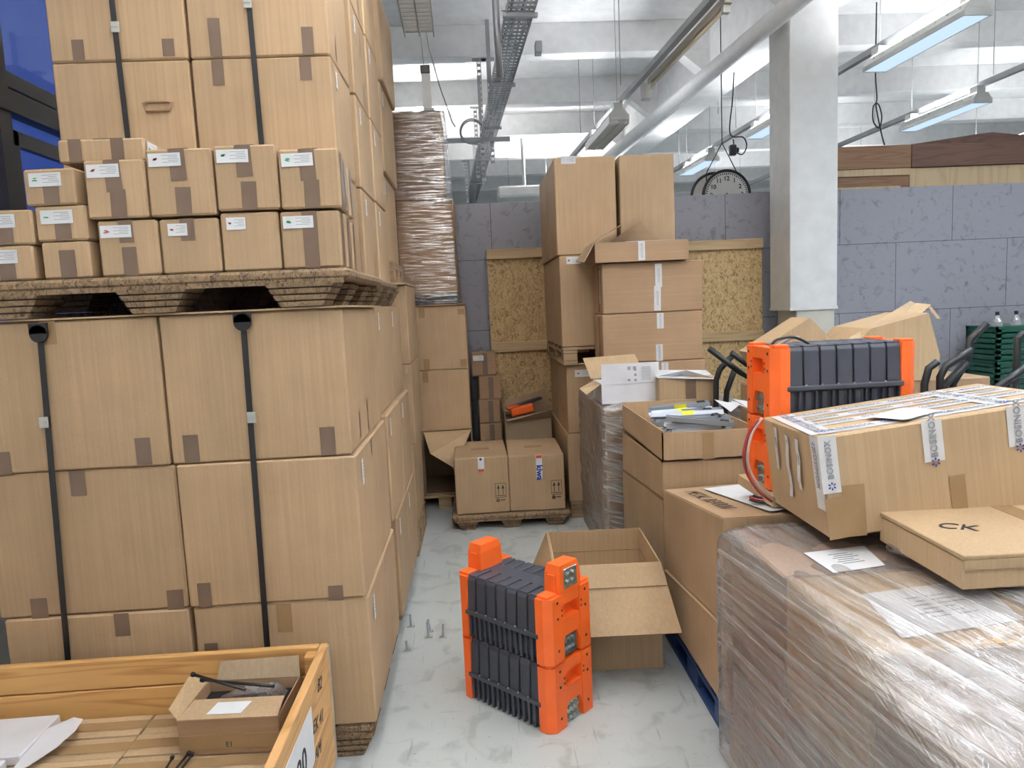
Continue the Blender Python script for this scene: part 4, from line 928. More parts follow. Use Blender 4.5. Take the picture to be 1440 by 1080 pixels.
def tubes(lab, runs, y, grp='bent tube stands', feet=True):
    P = [[at(px, py, y=y+dy) for px, py, dy in run] for run in runs]
    o = Vector((P[0][0].x, y, 0)); r = root('bent_tube_stand', o, (0, 0, 0), lab, 'stand', grp)
    for run in P:
        if feet: run = run+[Vector((run[-1].x, run[-1].y, .0))]
        build('tube', lambda bm: bm_tube(bm, [p-o for p in run], .0165, 10), DARKTUBE, r)
tubes('black bent tube stand beside the left end of the battery', [[(1030, 500, .06), (1012, 520, .06), (1007, 535, .06), (1007, 600, .06)], [(997, 490, .0), (1040, 523, .0), (1058, 535, 0)], [(1028, 496, .02), (1055, 516, .02), (1060, 560, .02)], [(1035, 515, .10), (1022, 550, .10), (1019, 590, .10)]], 3.87)
tubes('black bent tube stand with pointed handles right of the battery', [[(1387, 455, .04), (1364, 478, .04), (1361, 505, .04), (1340, 540, .04)], [(1366, 492, 0), (1330, 515, 0), (1322, 530, 0), (1322, 560, 0)], [(1360, 510, .02), (1328, 542, .02), (1326, 560, .02)], [(1318, 509, .02), (1306, 518, .02), (1300, 540, .02)]], 3.0)
tubes('dark tube stand at the right edge in front of the green crates', [[(1445, 515, 0), (1402, 545, 0), (1396, 552, 0)], [(1418, 530, .03), (1418, 560, .03)], [(1440, 468, .3), (1431, 475, .3), (1429, 520, .3)]], 2.9)
for k in range(4):
    z = k*.298
    r = root('green_plastic_crate', (4.72, 6.0, z), (0, 0, 0), f'dark green slatted crate, {["lowest", "second", "third", "topmost"][k]} of the stack by the grey wall', 'crate', 'stacked dark green crates')
    def mk(bm):
        for i in range(6):
            zz = .01+i*.047
            for y in (-.2, .194): bm_box(bm, -.32, .32, y, y+.006, zz, zz+.032)
            for x in (-.32, .314): bm_box(bm, x, x+.006, -.194, .194, zz, zz+.032)
        for x in (-.32, .29):
            for y in (-.2, .17): bm_box(bm, x, x+.03, y, y+.03, 0, .29)
        bm_box(bm, -.32, .32, -.205, .205, .27, .292); bm_box(bm, -.31, .31, -.19, .19, 0, .01)
    build('crate_body', mk, DKGREEN, r)
CLEAR = film_mat('clear_bottle_plastic', (5, 5, 5), (5, (9, 9, 9), 5), .25)
for dx in (0, .17):
    r = root('plastic_bottle', (4.50+dx, 5.95, 1.187), (0, 0, 0), ('clear bottle with dark cap on the crate stack, left one', 'clear bottle with dark cap on the crate stack, right one')[dx > 0], 'bottle', 'bottles on the green crates')
    build('body', lambda bm: (bm_cyl(bm, (0, 0, 0), .045, .03, 'Z', 16, 0, .045), bm_cyl(bm, (0, 0, .03), .045, .06, 'Z', 16, 0, .013)), CLEAR, r)
    build('cap', lambda bm: bm_cyl(bm, (0, 0, .09), .016, .03, 'Z', 12), BLACK, r)

# ================================================================== RIGHT NEAR STACKS
bp_ = euro_pallet('blue painted pallet under the stacked cartons on the right', .80, 1.60, 2.28, 3.10, 0, .125, BLUEW)
euro_pallet('second blue pallet behind the first one on the right', .80, 1.21, 3.12, 3.95, 0, .125, BLUEW)
hexa_carton('lower big carton on the blue pallet with crushed rim', [(.792, 2.255, .130), (1.40, 2.255, .130), (1.40, 3.03, .127), (.792, 3.03, .127), (.792, 2.255, .425), (1.40, 2.255, .425), (1.40, 3.03, .340), (.792, 3.03, .340)], KR, 'big cartons on the blue pallet')
r, o = hexa_carton('upper big carton with handwriting and a white paper on its lid', [(.79, 2.26, .440), (1.40, 2.26, .440), (1.40, 3.035, .350), (.79, 3.035, .350), (.79, 2.275, .812), (1.39, 2.26, .815), (1.39, 3.035, .725), (.79, 3.04, .711)], KR, 'big cartons on the blue pallet')
sl = math.atan2(.812-.711, .765)
def on_lid(x, y, h=.006): return Vector((x, y, .711+(3.04-y)*.132+(x-.79)*.02+h))
flap(r, [(.785, 2.26, .432), (.785, 3.035, .343), (.81, 3.035, .352), (.81, 2.26, .442)], KR3, 'crushed_rim', .004)
lettering('METAL BEARIN', .062, INK, r, on_lid(.865, 2.66, .005)-o, (0, -sl, -PI/2), shear=.1, bold=-.0004, space=1.15).scale = (1.0, 1.35, 1)
hexa_carton('lowest carton behind the handwritten one, long low side facing the aisle', [(.79, 3.055, .130), (1.19, 3.055, .130), (1.19, 3.93, .130), (.79, 3.93, .130), (.79, 3.055, .658), (1.19, 3.055, .658), (1.19, 3.93, .59), (.79, 3.93, .592)], KR, 'stack carrying the metal brackets')
hexa_carton('flat carton with squashed seam below the box of metal brackets', [(.79, 3.055, .664), (1.20, 3.055, .664), (1.20, 3.92, .598), (.79, 3.92, .598), (.79, 3.05, .832), (1.20, 3.05, .832), (1.20, 3.9, .815), (.79, 3.9, .815)], KR, 'stack carrying the metal brackets')
# open box with metal parts
mb = root('open_cardboard_box', (1.0, 3.47, .836), (0, 0, 0), 'open carton full of metal brackets on top of its stack', 'box')
def mkmb(bm):
    x0, x1, y0, y1, h = -.21, .205, -.43, .42, .138
    bm_box(bm, x0, x0+.006, y0, y1, 0, h); bm_box(bm, x1-.006, x1, y0, y1, 0, h); bm_box(bm, x0, x1, y0, y0+.006, 0, h-.01); bm_box(bm, x0, x1, y1-.006, y1, 0, h+.012); bm_box(bm, x0, x1, y0, y1, 0, .006)
build('body', mkmb, KR, mb)
build('tape_strip', lambda bm: bm_box(bm, -.03, .02, -.4316, -.4302, .0, .12), TAPEC, mb)
def bracket_me(L):
    bm = bmesh.new()
    bm_box(bm, -L/2, L/2, -.016, .016, 0, .0025); bm_box(bm, -L/2, L/2, -.016, -.0135, .0025, .022); bm_box(bm, -L/2, L/2, .0135, .016, .0025, .022)
    return mesh_from(bm, 'metal_bracket')
bm3 = [bracket_me(.30), bracket_me(.22), bracket_me(.36)]
for m_ in bm3: m_.materials.append(GREYM)
rng = random.Random(11)
words = ['longest', 'shorter', 'middle sized']
for k in range(36):
    lay = k//5
    x = 1.0+rng.uniform(-.03, .03); y = 3.40+rng.uniform(-.22, .25) if lay < 5 else 3.28+rng.uniform(-.12, .25)
    a = rng.uniform(-.5, .9) if lay < 3 else rng.uniform(-.35, .45)
    mi = rng.randrange(2) if lay < 5 else rng.randrange(3)
    r = root('metal_bracket', (x if lay < 4 else x*.5+.5, y, .846+lay*.022), (rng.uniform(-.45, .45), rng.uniform(-.10, .10), a+(0 if lay > 2 else .8)), 'grey metal bracket lying loose in the open carton', 'bracket', 'metal brackets in the open carton')
    link('channel', bm3[mi], None, r)
    if k in (24, 27, 30, 33, 35): build('yellow_sticker', lambda bm: bm_box(bm, -.03, .03, -.0175, -.0162, .001, .024), YELLOW, r)
    if k > 17: build('black_end_block', lambda bm: bm_box(bm, .09, .13, -.014, .014, .003, .024, 0, .003), BLACK, r)
tag(build('crumpled_film', lambda bm: [quad_flap(bm, [(i*.05, .02*math.sin(i*2), .03*abs(math.sin(i*1.7))), ((i+1)*.05, .02*math.sin(i*2+2), .03*abs(math.sin((i+1)*1.7))), ((i+1)*.05, .22, .02*abs(math.sin(i))), (i*.05, .24, .03*abs(math.cos(i*1.3)))], .001) for i in range(5)], WBOARD, None, (1.21, 3.35, .99)), 'crumpled white plastic beside the metal brackets', 'plastic film')

# carton on the floor with flap
fc = root('open_cardboard_box', (.505, 3.06, 0), (0, 0, -.04), 'open empty carton on the floor beside the orange battery', 'box')
def mkfc(bm):
    x0, x1, y0, y1, h = -.222, .222, -.225, .235, .462; t = .006
    bm_box(bm, x0, x0+t, y0, y1, 0, h); bm_box(bm, x1-t, x1, y0, y1, 0, h); bm_box(bm, x0+t, x1-t, y0, y0+t, 0, h); bm_box(bm, x0+t, x1-t, y1-t, y1, 0, h); bm_box(bm, x0+t, x1-t, y0+t, y1-t, 0, t)
build('body', mkfc, KR3, fc)
def crease(bm):
    for z in (.36,): bm_box(bm, -.214, .214, .226, .2285, z, z+.003); bm_box(bm, .2135, .216, -.2, .226, z, z+.003); bm_box(bm, -.2145, -.2135, -.2, .226, z, z+.003)
build('crease', crease, KR2, fc)
def ff(bm):
    a = [(-.222, -.227, .462), (.222, -.227, .462), (.232, -.290, .378), (-.222, -.290, .378)]
    quad_flap(bm, a, .004)
build('front_flap', lambda bm: (quad_flap(bm, [(-.222, -.228, .462), (.222, -.228, .462), (.262, -.400, .235), (-.15, -.400, .235)], .004),), KR3, fc)
build('flap_crease', lambda bm: bm_bar(bm, (-.190, -.2885, .387), (.234, -.2885, .387), .003, .003), KR2, fc)
build('side_flap', lambda bm: quad_flap(bm, [(-.224, -.225, .462), (-.224, .235, .462), (-.31, .22, .28), (-.31, -.20, .28)], .004), KR3, fc)

# ================================================================== LARGE WRAPPED PALLET (near right)
LX0, LX1, LY0, LY1 = .775, 1.95, .86, 2.20
euro_pallet('wooden pallet under the large film wrapped load', LX0, LX1, LY0, LY1, 0, .13)
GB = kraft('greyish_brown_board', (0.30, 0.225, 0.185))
for c, (a, b) in enumerate(((.785, 1.36), (1.365, 1.94))):
    for d, (y0, y1) in enumerate(((.87, 1.36), (1.365, 1.78), (1.785, 2.19))):
        for k, (za, zb) in enumerate(((.132, .46), (.462, .80 if d else .74))):
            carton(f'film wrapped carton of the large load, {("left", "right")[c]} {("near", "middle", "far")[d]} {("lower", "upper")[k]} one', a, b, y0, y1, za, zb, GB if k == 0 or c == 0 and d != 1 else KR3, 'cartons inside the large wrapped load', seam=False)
def paper(lab, c4, z=.803, lines=True):
    P = [at(px, py, z=z) for px, py in c4]; o = sum(P, Vector())/4; o.z = z
    r = root('shipping_document', o, (0, 0, 0), lab, 'paper')
    build('sheet', lambda bm: quad_flap(bm, [p-o for p in P], -.0012 if (P[1]-P[0]).cross(P[2]-P[0]).z < 0 else .0012), PAPER, r)
    if lines:
        def ln(bm):
            for i in range(6):
                f = .25+i*.09
                a = P[0].lerp(P[3], f); b = P[1].lerp(P[2], f)
                p = a.lerp(b, .3+.05*(i % 2)); q = a.lerp(b, .62+.06*((i*7) % 3))
                bm_bar(bm, p-o+Vector((0, 0, .0022)), q-o+Vector((0, 0, .0022)), .004, .0006)
        build('printed_lines', ln, GINK, r)
paper('large white document sheet under the film on the big wrapped load', [(1212, 836), (1372, 815), (1440, 872), (1268, 898)])
paper('smaller white sheet under the film near the printed tape carton', [(1130, 778), (1215, 768), (1245, 795), (1172, 806)])
paper('second white sheet under the film at the right edge', [(1395, 815), (1480, 800), (1540, 850), (1450, 860)])
# the film skin, rounded at the rim and sagging towards the near side
def bigfilm():
    bm = bmesh.new(); nu, nv = 190, 170
    # profile across from left foot over the rim to the right foot
    def pt(u, y):
        # u: arclength param 0..1
        Lh = .80; W_ = LX1-LX0+.03
        rim = .797
        if y < 1.38: rim -= (1.38-y)*.13
        rim += .010*math.sin(y*9)
        R_ = .05
        tot = Lh+W_
        s = u*(Lh+W_+.5)
        x0 = LX0-.012
        if s < Lh-R_:
            x, z = x0, rim-Lh+s; nrm = Vector((-1, 0, 0))
        elif s < Lh-R_+R_*PI/2:
            a = (s-(Lh-R_))/R_; x = x0+R_-R_*math.cos(a); z = rim-R_+R_*math.sin(a); nrm = Vector((-math.cos(a), 0, math.sin(a)))
        elif s < Lh-R_+R_*PI/2+W_-2*R_:
            x = x0+R_+(s-(Lh-R_+R_*PI/2)); z = rim; nrm = Vector((0, 0, 1))
        else:
            x = x0+W_; z = rim-R_-(s-(Lh-R_+R_*PI/2+W_-2*R_)); nrm = Vector((1, 0, 0))
        # diagonal pleats pulled from the far rim down to the near foot
        q = z*1.2+y*.12+x*.8
        pl = noise.noise(Vector((q*26, (y+z)*1.8, x*1.5)))*.006+abs(noise.noise(Vector((q*66, (y+z)*2.5, 4+x*2))))*.006
        cr = noise.noise(Vector((x*14, y*14, z*14)))*.006
        off = pl+cr+.008
        return Vector((x, y, max(z, .02)))+nrm*off
    G = []
    for j in range(nv+1):
        y = LY0-.012+(LY1-LY0+.024)*j/nv
        row = []
        for i in range(nu+1):
            u = i/nu; p = pt(u, y)
            e = min(y-LY0+.012, LY1+.012-y)
            if e < .04: p.z -= (0.04-e)*.3*(1 if p.z > .6 else 0)
            row.append(bm.verts.new(p))
        G.append(row)
    for j in range(nv):
        for i in range(nu):
            f = bm.faces.new([G[j][i], G[j][i+1], G[j+1][i+1], G[j+1][i]]); f.smooth = True
    # near and far end skins
    for j, sgn in ((0, -1), (nv, 1)):
        prev = G[j]
        for k in range(1, 26):
            row = []
            for i in range(nu+1):
                v = G[j][i].co; z = v.z*(1-k/26)+.02*(k/26)
                xx = v.x
                row.append(bm.verts.new((xx, v.y+sgn*(.006*noise.noise(Vector((xx*5, z*40, 1)))+.004), z)))
            for i in range(nu):
                f = bm.faces.new([prev[i], prev[i+1], row[i+1], row[i]]); f.smooth = True
            prev = row
    o = Vector(((LX0+LX1)/2, (LY0+LY1)/2, 0))
    for v in bm.verts: v.co -= o
    return tag(link('stretch_film', mesh_from(bm, 'stretch_film'), FILMD, None, o), 'crinkled shiny stretch film over the large load at lower right', 'plastic film')
bigfilm()
# ------------------------------------------------------------------ yellowish lidded carton on the wrapped load
kc = root('lidded_cardboard_box', (1.53, 1.725, .832), (0, 0, -.02), 'yellowish carton with loose lid and marker letters at the right edge', 'box')
build('body', lambda bm: bm_box(bm, -.41, .44, -.17, .19, 0, .075, 0, .004), KR3, kc)
build('lid', lambda bm: (bm_box(bm, -.415, .44, -.18, .19, .077, .088, 0, .002), bm_box(bm, -.415, .44, -.183, -.179, .055, .077)), KR3, kc)
build('tape_strip', lambda bm: bm_box(bm, -.10, -.04, -.18, .19, .0885, .0895), TAPEC, kc)
lettering('CK', .07, INK, kc, (-.30, .02, .0895), (0, 0, -.5), shear=.2)
tag(build('red_film_scrap', lambda bm: (bm_hexa(bm, [(0, 0, 0), (.05, -.01, 0), (.06, .02, 0), (0, .02, 0), (.01, .0, .03), (.05, .0, .04), (.055, .02, .035), (.01, .02, .025)], .004),), PINKF, None, at(1372, 802, z=.86)), 'scrap of reddish film between lidded carton and wrapped load', 'plastic film')
tag(build('twisted_film_end', lambda bm: bm_tube(bm, [at(1250, 770, z=.83), at(1300, 785, z=.84), at(1330, 800, z=.835), at(1385, 812, z=.835)], .012, 8), FILMS), 'twisted film end trailing in front of the lidded carton', 'plastic film')

# ------------------------------------------------------------------ carton with printed tape
e = Matrix.Rotation(-.033, 3, 'Z') @ Matrix.Rotation(-.112, 3, 'Y') @ Matrix.Rotation(-.022, 3, 'X')
bo = root('taped_cardboard_box', (.978, 1.916, .846), e.to_euler(), 'large carton with white printed tape tilted on the wrapped load', 'box')
BL, BW, BH = .742, .427, .297
build('body', lambda bm: bm_box(bm, 0, BL, 0, BW, 0, BH, 0, .005), KR3, bo)
def bos_tape(name, face, w_, h_, loc, roll=0.0, texts=True, mi=WTAPE, wav=.0012):
    o = build(name, lambda bm: tape_mesh(bm, w_, h_, 0, wav), mi, bo, loc)
    o.rotation_euler = (Euler(ROTS[face]).to_matrix() @ Euler((0, roll, 0)).to_matrix()).to_euler()
    if texts:
        nrep = max(1, round(h_/.17))
        for i in range(nrep):
            zc = -h_/2+(i+.5)*h_/nrep
            fl = -1 if texts == 'up' else 1
            t = link('lettering', text_mesh('BOSINOX', w_*.46, bold=.0006, space=1.08), GINK, o, (0, -.0035, zc+.014), (PI/2, -PI/2*fl, 0))
            m_ = build('petal_mark', lambda bm: petal_mark(bm, w_*.26), BINK, o, (0, -.0035, zc-.062 if fl == 1 else zc+.08))
    return o
bos_tape('printed_tape', 'F', .052, .165, (.020, -.002, BH-.080), 0.01, True)
bos_tape('printed_tape', 'F', .058, .120, (.318, -.002, BH-.058), 0.0, True)
bos_tape('printed_tape', 'F', .058, .115, (.560, -.002, BH-.055), 0.0, True)
bos_tape('printed_tape', 'L', .055, .215, (-.002, .030, BH-.108), -.02, 'up')
for y_, z_, h_ in ((.15, .19, .16), (.23, .17, .20), (.32, .21, .14)): bos_tape('peeling_tape', 'L', .022, h_, (-.003, y_, z_), .06, 'up', WTAPE, .006)
for y_, w_ in ((.06, .06), (.17, .055), (.255, .05), (.34, .06)): 
    o = bos_tape('printed_tape', 'T', .05 if False else w_, .70, (BL/2, y_, BH+.0015), PI/2, True)
bos_tape('printed_tape', 'T', .07, .36, (.04, BW/2, BH+.003), 0.06, True)
bos_tape('printed_tape', 'T', .07, .36, (.56, BW/2, BH+.0032), -.04, True)
bos_tape('paper_slip', 'T', .13, .16, (.30, .10, BH+.006), 1.2, False, PAPER, .004)
bos_tape('brown_tape', 'F', .045, .110, (.375, -.002, .075), 0.0, False, TAPEC)
bos_tape('brown_tape', 'F', .055, .120, (.60, -.002, .065), 0.0, False, TAPEC)
bos_tape('brown_tape', 'F', .065, .15, (.075, -.002, .075), .06, False, TAPEC)
bos_tape('brown_tape', 'F', .05, .12, (.02, -.002, .06), -.02, False, TAPEC)

# ================================================================== BATTERY MODULES
def battery(lab, x, y, z, yaw, lugs=(True, True), L=.45, W=.24, HH=.25, grp='orange and grey battery modules', connector_bottom=True):
    """one ribbed module with two orange end caps"""
    r = root('battery_module', (x, y, z), (0, 0, yaw), lab, 'battery', grp)
    capL = .062
    def core(bm):
        x0, x1 = -L/2+capL-.01, L/2-capL+.01; n = 7; p = (x1-x0)/n; W2 = W/2
        bm_box(bm, x0, x1, -W2+.014, W2-.014, .012, HH-.006)
        for i in range(n):
            a = x0+i*p+.0035; b = x0+(i+1)*p-.0035
            # upper rib with chamfered shoulder
            for s in (-1, 1):
                P = [(a, s*(W2-.014), .10), (b, s*(W2-.014), .10), (b, s*W2, .10), (a, s*W2, .10), (a, s*(W2-.014), HH-.004), (b, s*(W2-.014), HH-.004), (b, s*(W2-.006), HH-.018), (a, s*(W2-.006), HH-.018)]
                bm_hexa(bm, P if s > 0 else P, .0015)
                bm_box(bm, a+.004, b-.030, s*(W2-.008)-.006, s*(W2-.008)+.006, .0, .09, 0, .0015)
                bm_box(bm, b-.012, b-.004, s*(W2-.008)-.007, s*(W2-.008)+.007, .0, .09, 0, .001)
            for s in (-1, 1): bm_box(bm, a+.002, b-.002, (.035 if s > 0 else -W2+.012), (W2-.012 if s > 0 else -.035), HH-.006, HH, 0, .002)
        bm_box(bm, x0, x1, -.036, .036, HH-.006, HH-.001)
        for s in (-1, 1): bm_box(bm, x0, x1, s*(W2+.001)-.008, s*(W2+.001)+.008, .095, .112, 0, .003)
    build('ribbed_case', core, SLATE, r)
    def screws(bm):
        for s in (-1, 1):
            for i in range(1, 7): bm_cyl(bm, (-L/2+capL+(L-2*capL)*i/7, s*(W/2+.004), .112), .0035, .004, 'Z', 8)
    build('screw', screws, ALU, r)['kind'] = 'stuff'
    for s in (-1, 1):
        def cap(bm):
            W2 = W/2+.004; xo = L/2; xi = L/2-capL; ch = .028; foot = .05
            prof = [(xi, -W2), (xo-ch, -W2), (xo, -W2+ch*.9), (xo, -foot)] 
            # outline seen from above, extruded; central bay recessed at foot to form the arch
            def extr(pl, z0, z1, tap=0.0):
                a = [bm.verts.new((s*q[0], q[1], z0)) for q in pl]; b = [bm.verts.new((s*(q[0]-tap*(q[0] > xi+.01)), q[1]*(1-tap*2), z1)) for q in pl]
                n = len(pl); bm.faces.new(a); bm.faces.new(b)
                for k in range(n): bm.faces.new([a[k], a[(k+1) % n], b[(k+1) % n], b[k]])
            for t in (-1, 1): extr([(xi, t*W2), (xo-ch, t*W2), (xo, t*(W2-ch*.9)), (xo, t*.050), (xi, t*.050)], 0.0, HH-.004)
            extr([(xi, -.050), (xi, .050), (xo-.004, .050), (xo-.004, -.050)], .205, HH-.004)
            extr([(xi, -.050), (xi, .050), (xo-.004, .050), (xo-.004, -.050)], .085, .150)
            extr([(xi, -.050), (xi, .050), (xo-.035, .050), (xo-.035, -.050)], .0, .205)
            # sloped hood over the handle recess and arch legs
            for t in (-1, 1):
                v = [bm.verts.new((s*q[0], t*q[1], q[2])) for q in ((xo-.034, .050, .085), (xo-.034, .050, .045), (xo-.034, .036, .085), (xo-.004, .050, .085), (xo-.004, .050, .045), (xo-.004, .036, .085))]
                for q in ((0, 1, 2), (5, 4, 3), (0, 3, 4, 1), (1, 4, 5, 2), (2, 5, 3, 0)): bm.faces.new([v[k] for k in q])
            # raised outer rim of the top
            for t in (-1, 1): bm_box(bm, min(s*xi, s*(xo-.012)), max(s*xi, s*(xo-.012)), min(t*.07, t*(W2-.012)), max(t*.07, t*(W2-.012)), HH-.004, HH+.006, 0, .002)
        c = build('end_cap', cap, ORANGE, r)
        def holes(bm):
            for t in (-1, 1):
                for zz in (.225, .165, .045):
                    bm_cyl(bm, (s*(L/2+(.0 if s > 0 else -.0)) - (0 if s > 0 else .001), t*.082, zz), .0055, .0012, 'X', 10)
                for zz in (.170, .190): bm_cyl(bm, (s*L/2-(0 if s > 0 else .001), t*.058, zz), .004, .0012, 'X', 8)
        build('screw_hole', holes, INK, c)['kind'] = 'stuff'
        # metal connector plate in the arch
        def plate(bm):
            xo = L/2-.006
            bm_box(bm, min(s*(xo-.03), s*(xo-.008)), max(s*(xo-.03), s*(xo-.008)), -.040, .040, .0, .082, 0, .002)
            for i in range(3):
                for j in range(2): bm_cyl(bm, (s*(xo-.008)-(0 if s > 0 else .008), -.022+i*.022, .022+j*.034), .008, .008, 'X', 10)
        build('connector', plate, CHROME, r)
        if lugs[0 if s < 0 else 1]:
            def lug(bm):
                xo = L/2-.002; xi = L/2-.075; z0 = HH-.003; z1 = HH+.10; h = .062
                def E(pl, z0_, z1_, ins):
                    cx_ = (xo+xi)/2
                    a = [bm.verts.new((s*q[0], q[1], z0_)) for q in pl]; b = [bm.verts.new((s*(cx_+(q[0]-cx_)*ins), q[1]*ins, z1_)) for q in pl]
                    n = len(pl); bm.faces.new(a); bm.faces.new(b)
                    for k in range(n): bm.faces.new([a[k], a[(k+1) % n], b[(k+1) % n], b[k]])
                E([(xi, -h), (xo, -h), (xo, h), (xi, h)], z0, z0+.075, .96)
                E([(xi+.002, -h+.004), (xo-.002, -h+.004), (xo-.002, h-.004), (xi+.002, h-.004)], z0+.0745, z1, .88)
                for t in (-1, 1): bm_box(bm, min(s*(xi+.018), s*(xo-.02)), max(s*(xi+.018), s*(xo-.02)), t*(h+.001)-.004, t*(h+.001)+.004, z0, z0+.07, 0, .002)
            lg = build('top_lug', lug, ORANGE, r)
            build('lug_sticker', lambda bm: bm_box(bm, min(s*(L/2-.062), s*(L/2-.014)), max(s*(L/2-.062), s*(L/2-.014)), -.045, .045, HH+.0975, HH+.0985), plain('pale_sticker', (.75, .68, .6), .5), lg)
            def cp(bm):
                xo = L/2-.004
                bm_box(bm, min(s*xo, s*(xo+.004)), max(s*xo, s*(xo+.004)), -.038, .038, HH+.012, HH+.085, 0, .001)
                for i in range(2):
                    for j in range(2): bm_cyl(bm, (s*(xo+.004)-(0 if s > 0 else .008), -.014+i*.028, HH+.033+j*.028), .009, .008, 'X', 10)
                for i in (-1, 1):
                    for j in (.018, .079): bm_cyl(bm, (s*(xo+.004)-(0 if s > 0 else .003), i*.032, HH+j), .004, .003, 'X', 8)
            build('lug_connector', cp, CHROME, lg)
    return r
YB = -math.radians(45.0)
battery('lower battery module standing on the floor in the aisle', .130, 2.657, 0.002, YB, (False, False), L=.475, W=.262)
battery('upper battery module with two raised lugs, stacked in the aisle', .130, 2.657, .260, YB, (True, True), L=.475, W=.262)
# dark gap line and plug between the two modules
YR = .015
battery('lower battery module on the wrapped load behind the taped carton', 1.262, 2.50, .862, YR, (False, False), L=.52)
battery('upper battery module on the wrapped load, grey ribs facing the aisle', 1.262, 2.50, 1.118, YR, (False, False), L=.52)
tag(box('flat_board', .985, 1.54, 2.33, 2.66, .822, .859, KR3), 'flat board under the battery on the right', 'board')

# wires
loopwire('black and red wire arching on top of the upper right battery', [at(*q) if False else at(q[0], q[1], y=2.45) for q in ((1084, 487), (1092, 478), (1115, 474), (1135, 482), (1139, 487))], .005, BLACK)
loopwire('pale red wire lying over the left cap of the upper right battery', [at(q[0], q[1], y=2.46) for q in ((1086, 490), (1096, 484), (1112, 476), (1124, 474))], .005, WIREP)
def wloop(lab, pts, off, mat): return loopwire(lab, [Vector(p)+Vector(off) for p in pts], .0045, mat)
W1 = [at(1066, 590, y=2.2), at(1052, 612, y=2.2), at(1046, 640, y=2.2), at(1050, 665, y=2.22), at(1066, 690, y=2.22), at(1085, 705, y=2.24)]
wloop('dull red wire hanging down between the bracket box and the right battery', W1, (0, 0, 0), WIRER)
wloop('pale wire hanging beside the red one by the right battery', W1, (.012, 0, .004), WIREP)
wloop('black wire hanging behind the red one by the right battery', W1, (.006, .012, -.004), BLACK)
cc = root('coiled_cable', on_lid(1.06, 2.45, .020), (sl*-1, 0, 0), 'coil of red and black cable with black round plug on the white paper', 'cable')
for k, (m_, rr, dz) in enumerate(((BLACK, .085, .0), (WIRER, .092, .008), (WIREP, .080, .012), (BLACK, .098, .014))):
    build('wire_turn', lambda bm: bm_tube(bm, [(rr*1.25*math.cos(t*PI/14)+.01*k, rr*.62*math.sin(t*PI/14), dz+.003*math.sin(t)) for t in range(28)], .0045, 6, 0, True), m_, cc)
build('round_plug', lambda bm: (bm_cyl(bm, (-.035, -.06, .028), .026, .05, 'Y', 18), bm_cyl(bm, (-.035, -.075, .028), .018, .016, 'Y', 18)), BLACK, cc)
P4 = [on_lid(.935, 2.93, .006), on_lid(1.16, 2.98, .006), on_lid(1.25, 2.36, .006), on_lid(.96, 2.30, .006)]
pr = root('shipping_document', P4[0], (0, 0, 0), 'white sheet of paper under the coiled cable on the handwritten carton', 'paper')
build('sheet', lambda bm: quad_flap(bm, [p-P4[0] for p in P4][::-1], .001), PAPER, pr)

# ================================================================== WOODEN CRATE (lower left)
cr = root('wooden_crate', (-1.145, 1.75, 0), (0, 0, 0), 'open pine crate with paper label and handwriting at lower left', 'crate')
def cb(name, x0, x1, y0, y1, z0, z1, mat, bev=.003): return build(name, lambda bm: bm_box(bm, x0+1.145, x1+1.145, y0-1.75, y1-1.75, z0, z1, 0, bev), mat, cr)
CT = .482
for z0, z1 in ((.388, CT), (.283, .384), (.18, .279), (.08, .176)): cb('rear_board', -1.80, -.562, 2.225, 2.25, z0, z1, PINE)
for z0, z1 in ((.285, CT), (.08, .281)): cb('side_board', -.56, -.535, 1.15, 2.25, z0, z1, PINEY)
cb('front_board', -1.80, -.562, 1.15, 1.175, .08, CT, PINE); cb('side_board', -1.825, -1.80, 1.15, 2.25, .08, CT, PINEY)
cb('base_board', -1.80, -.56, 1.176, 2.224, .06, .078, PINE)
for x in (-1.78, -1.2, -.64): cb('skid', x, x+.08, 1.16, 2.24, 0, .058, PINE)
cb('corner_post', -.60, -.562, 2.185, 2.223, .08, .47, PINE)
cb('steel_corner_strip', -.545, -.5325, 2.235, 2.2525, .08, .475, ALU, .001)
build('nails', lambda bm: [bm_cyl(bm, (.585, 1.75*0+.4855-.01, z), .004, .003, 'X', 8) for z in (.12, .2, .28, .36, .44)], ALU, cr)['kind'] = 'stuff'
cl = build('paper_label', lambda bm: bm_box(bm, 0, .0015, -.22, .16, -.09, .075), PAPER, cr, (.6105, 1.82-1.75, .345))
lettering('1120', .10, INK, cl, (.0025, -.03, -.02), (PI/2, 0, PI/2), bold=.001)
for k, (yy, zz, s_) in enumerate(((2.10, .42, 'B2'), (2.05, .33, 'EK 41'), (2.0, .26, '5 AM'))):
    lettering(s_, .055, INK, cr, (.6108, yy-1.75, zz), (PI/2, .25, PI/2), shear=.2)
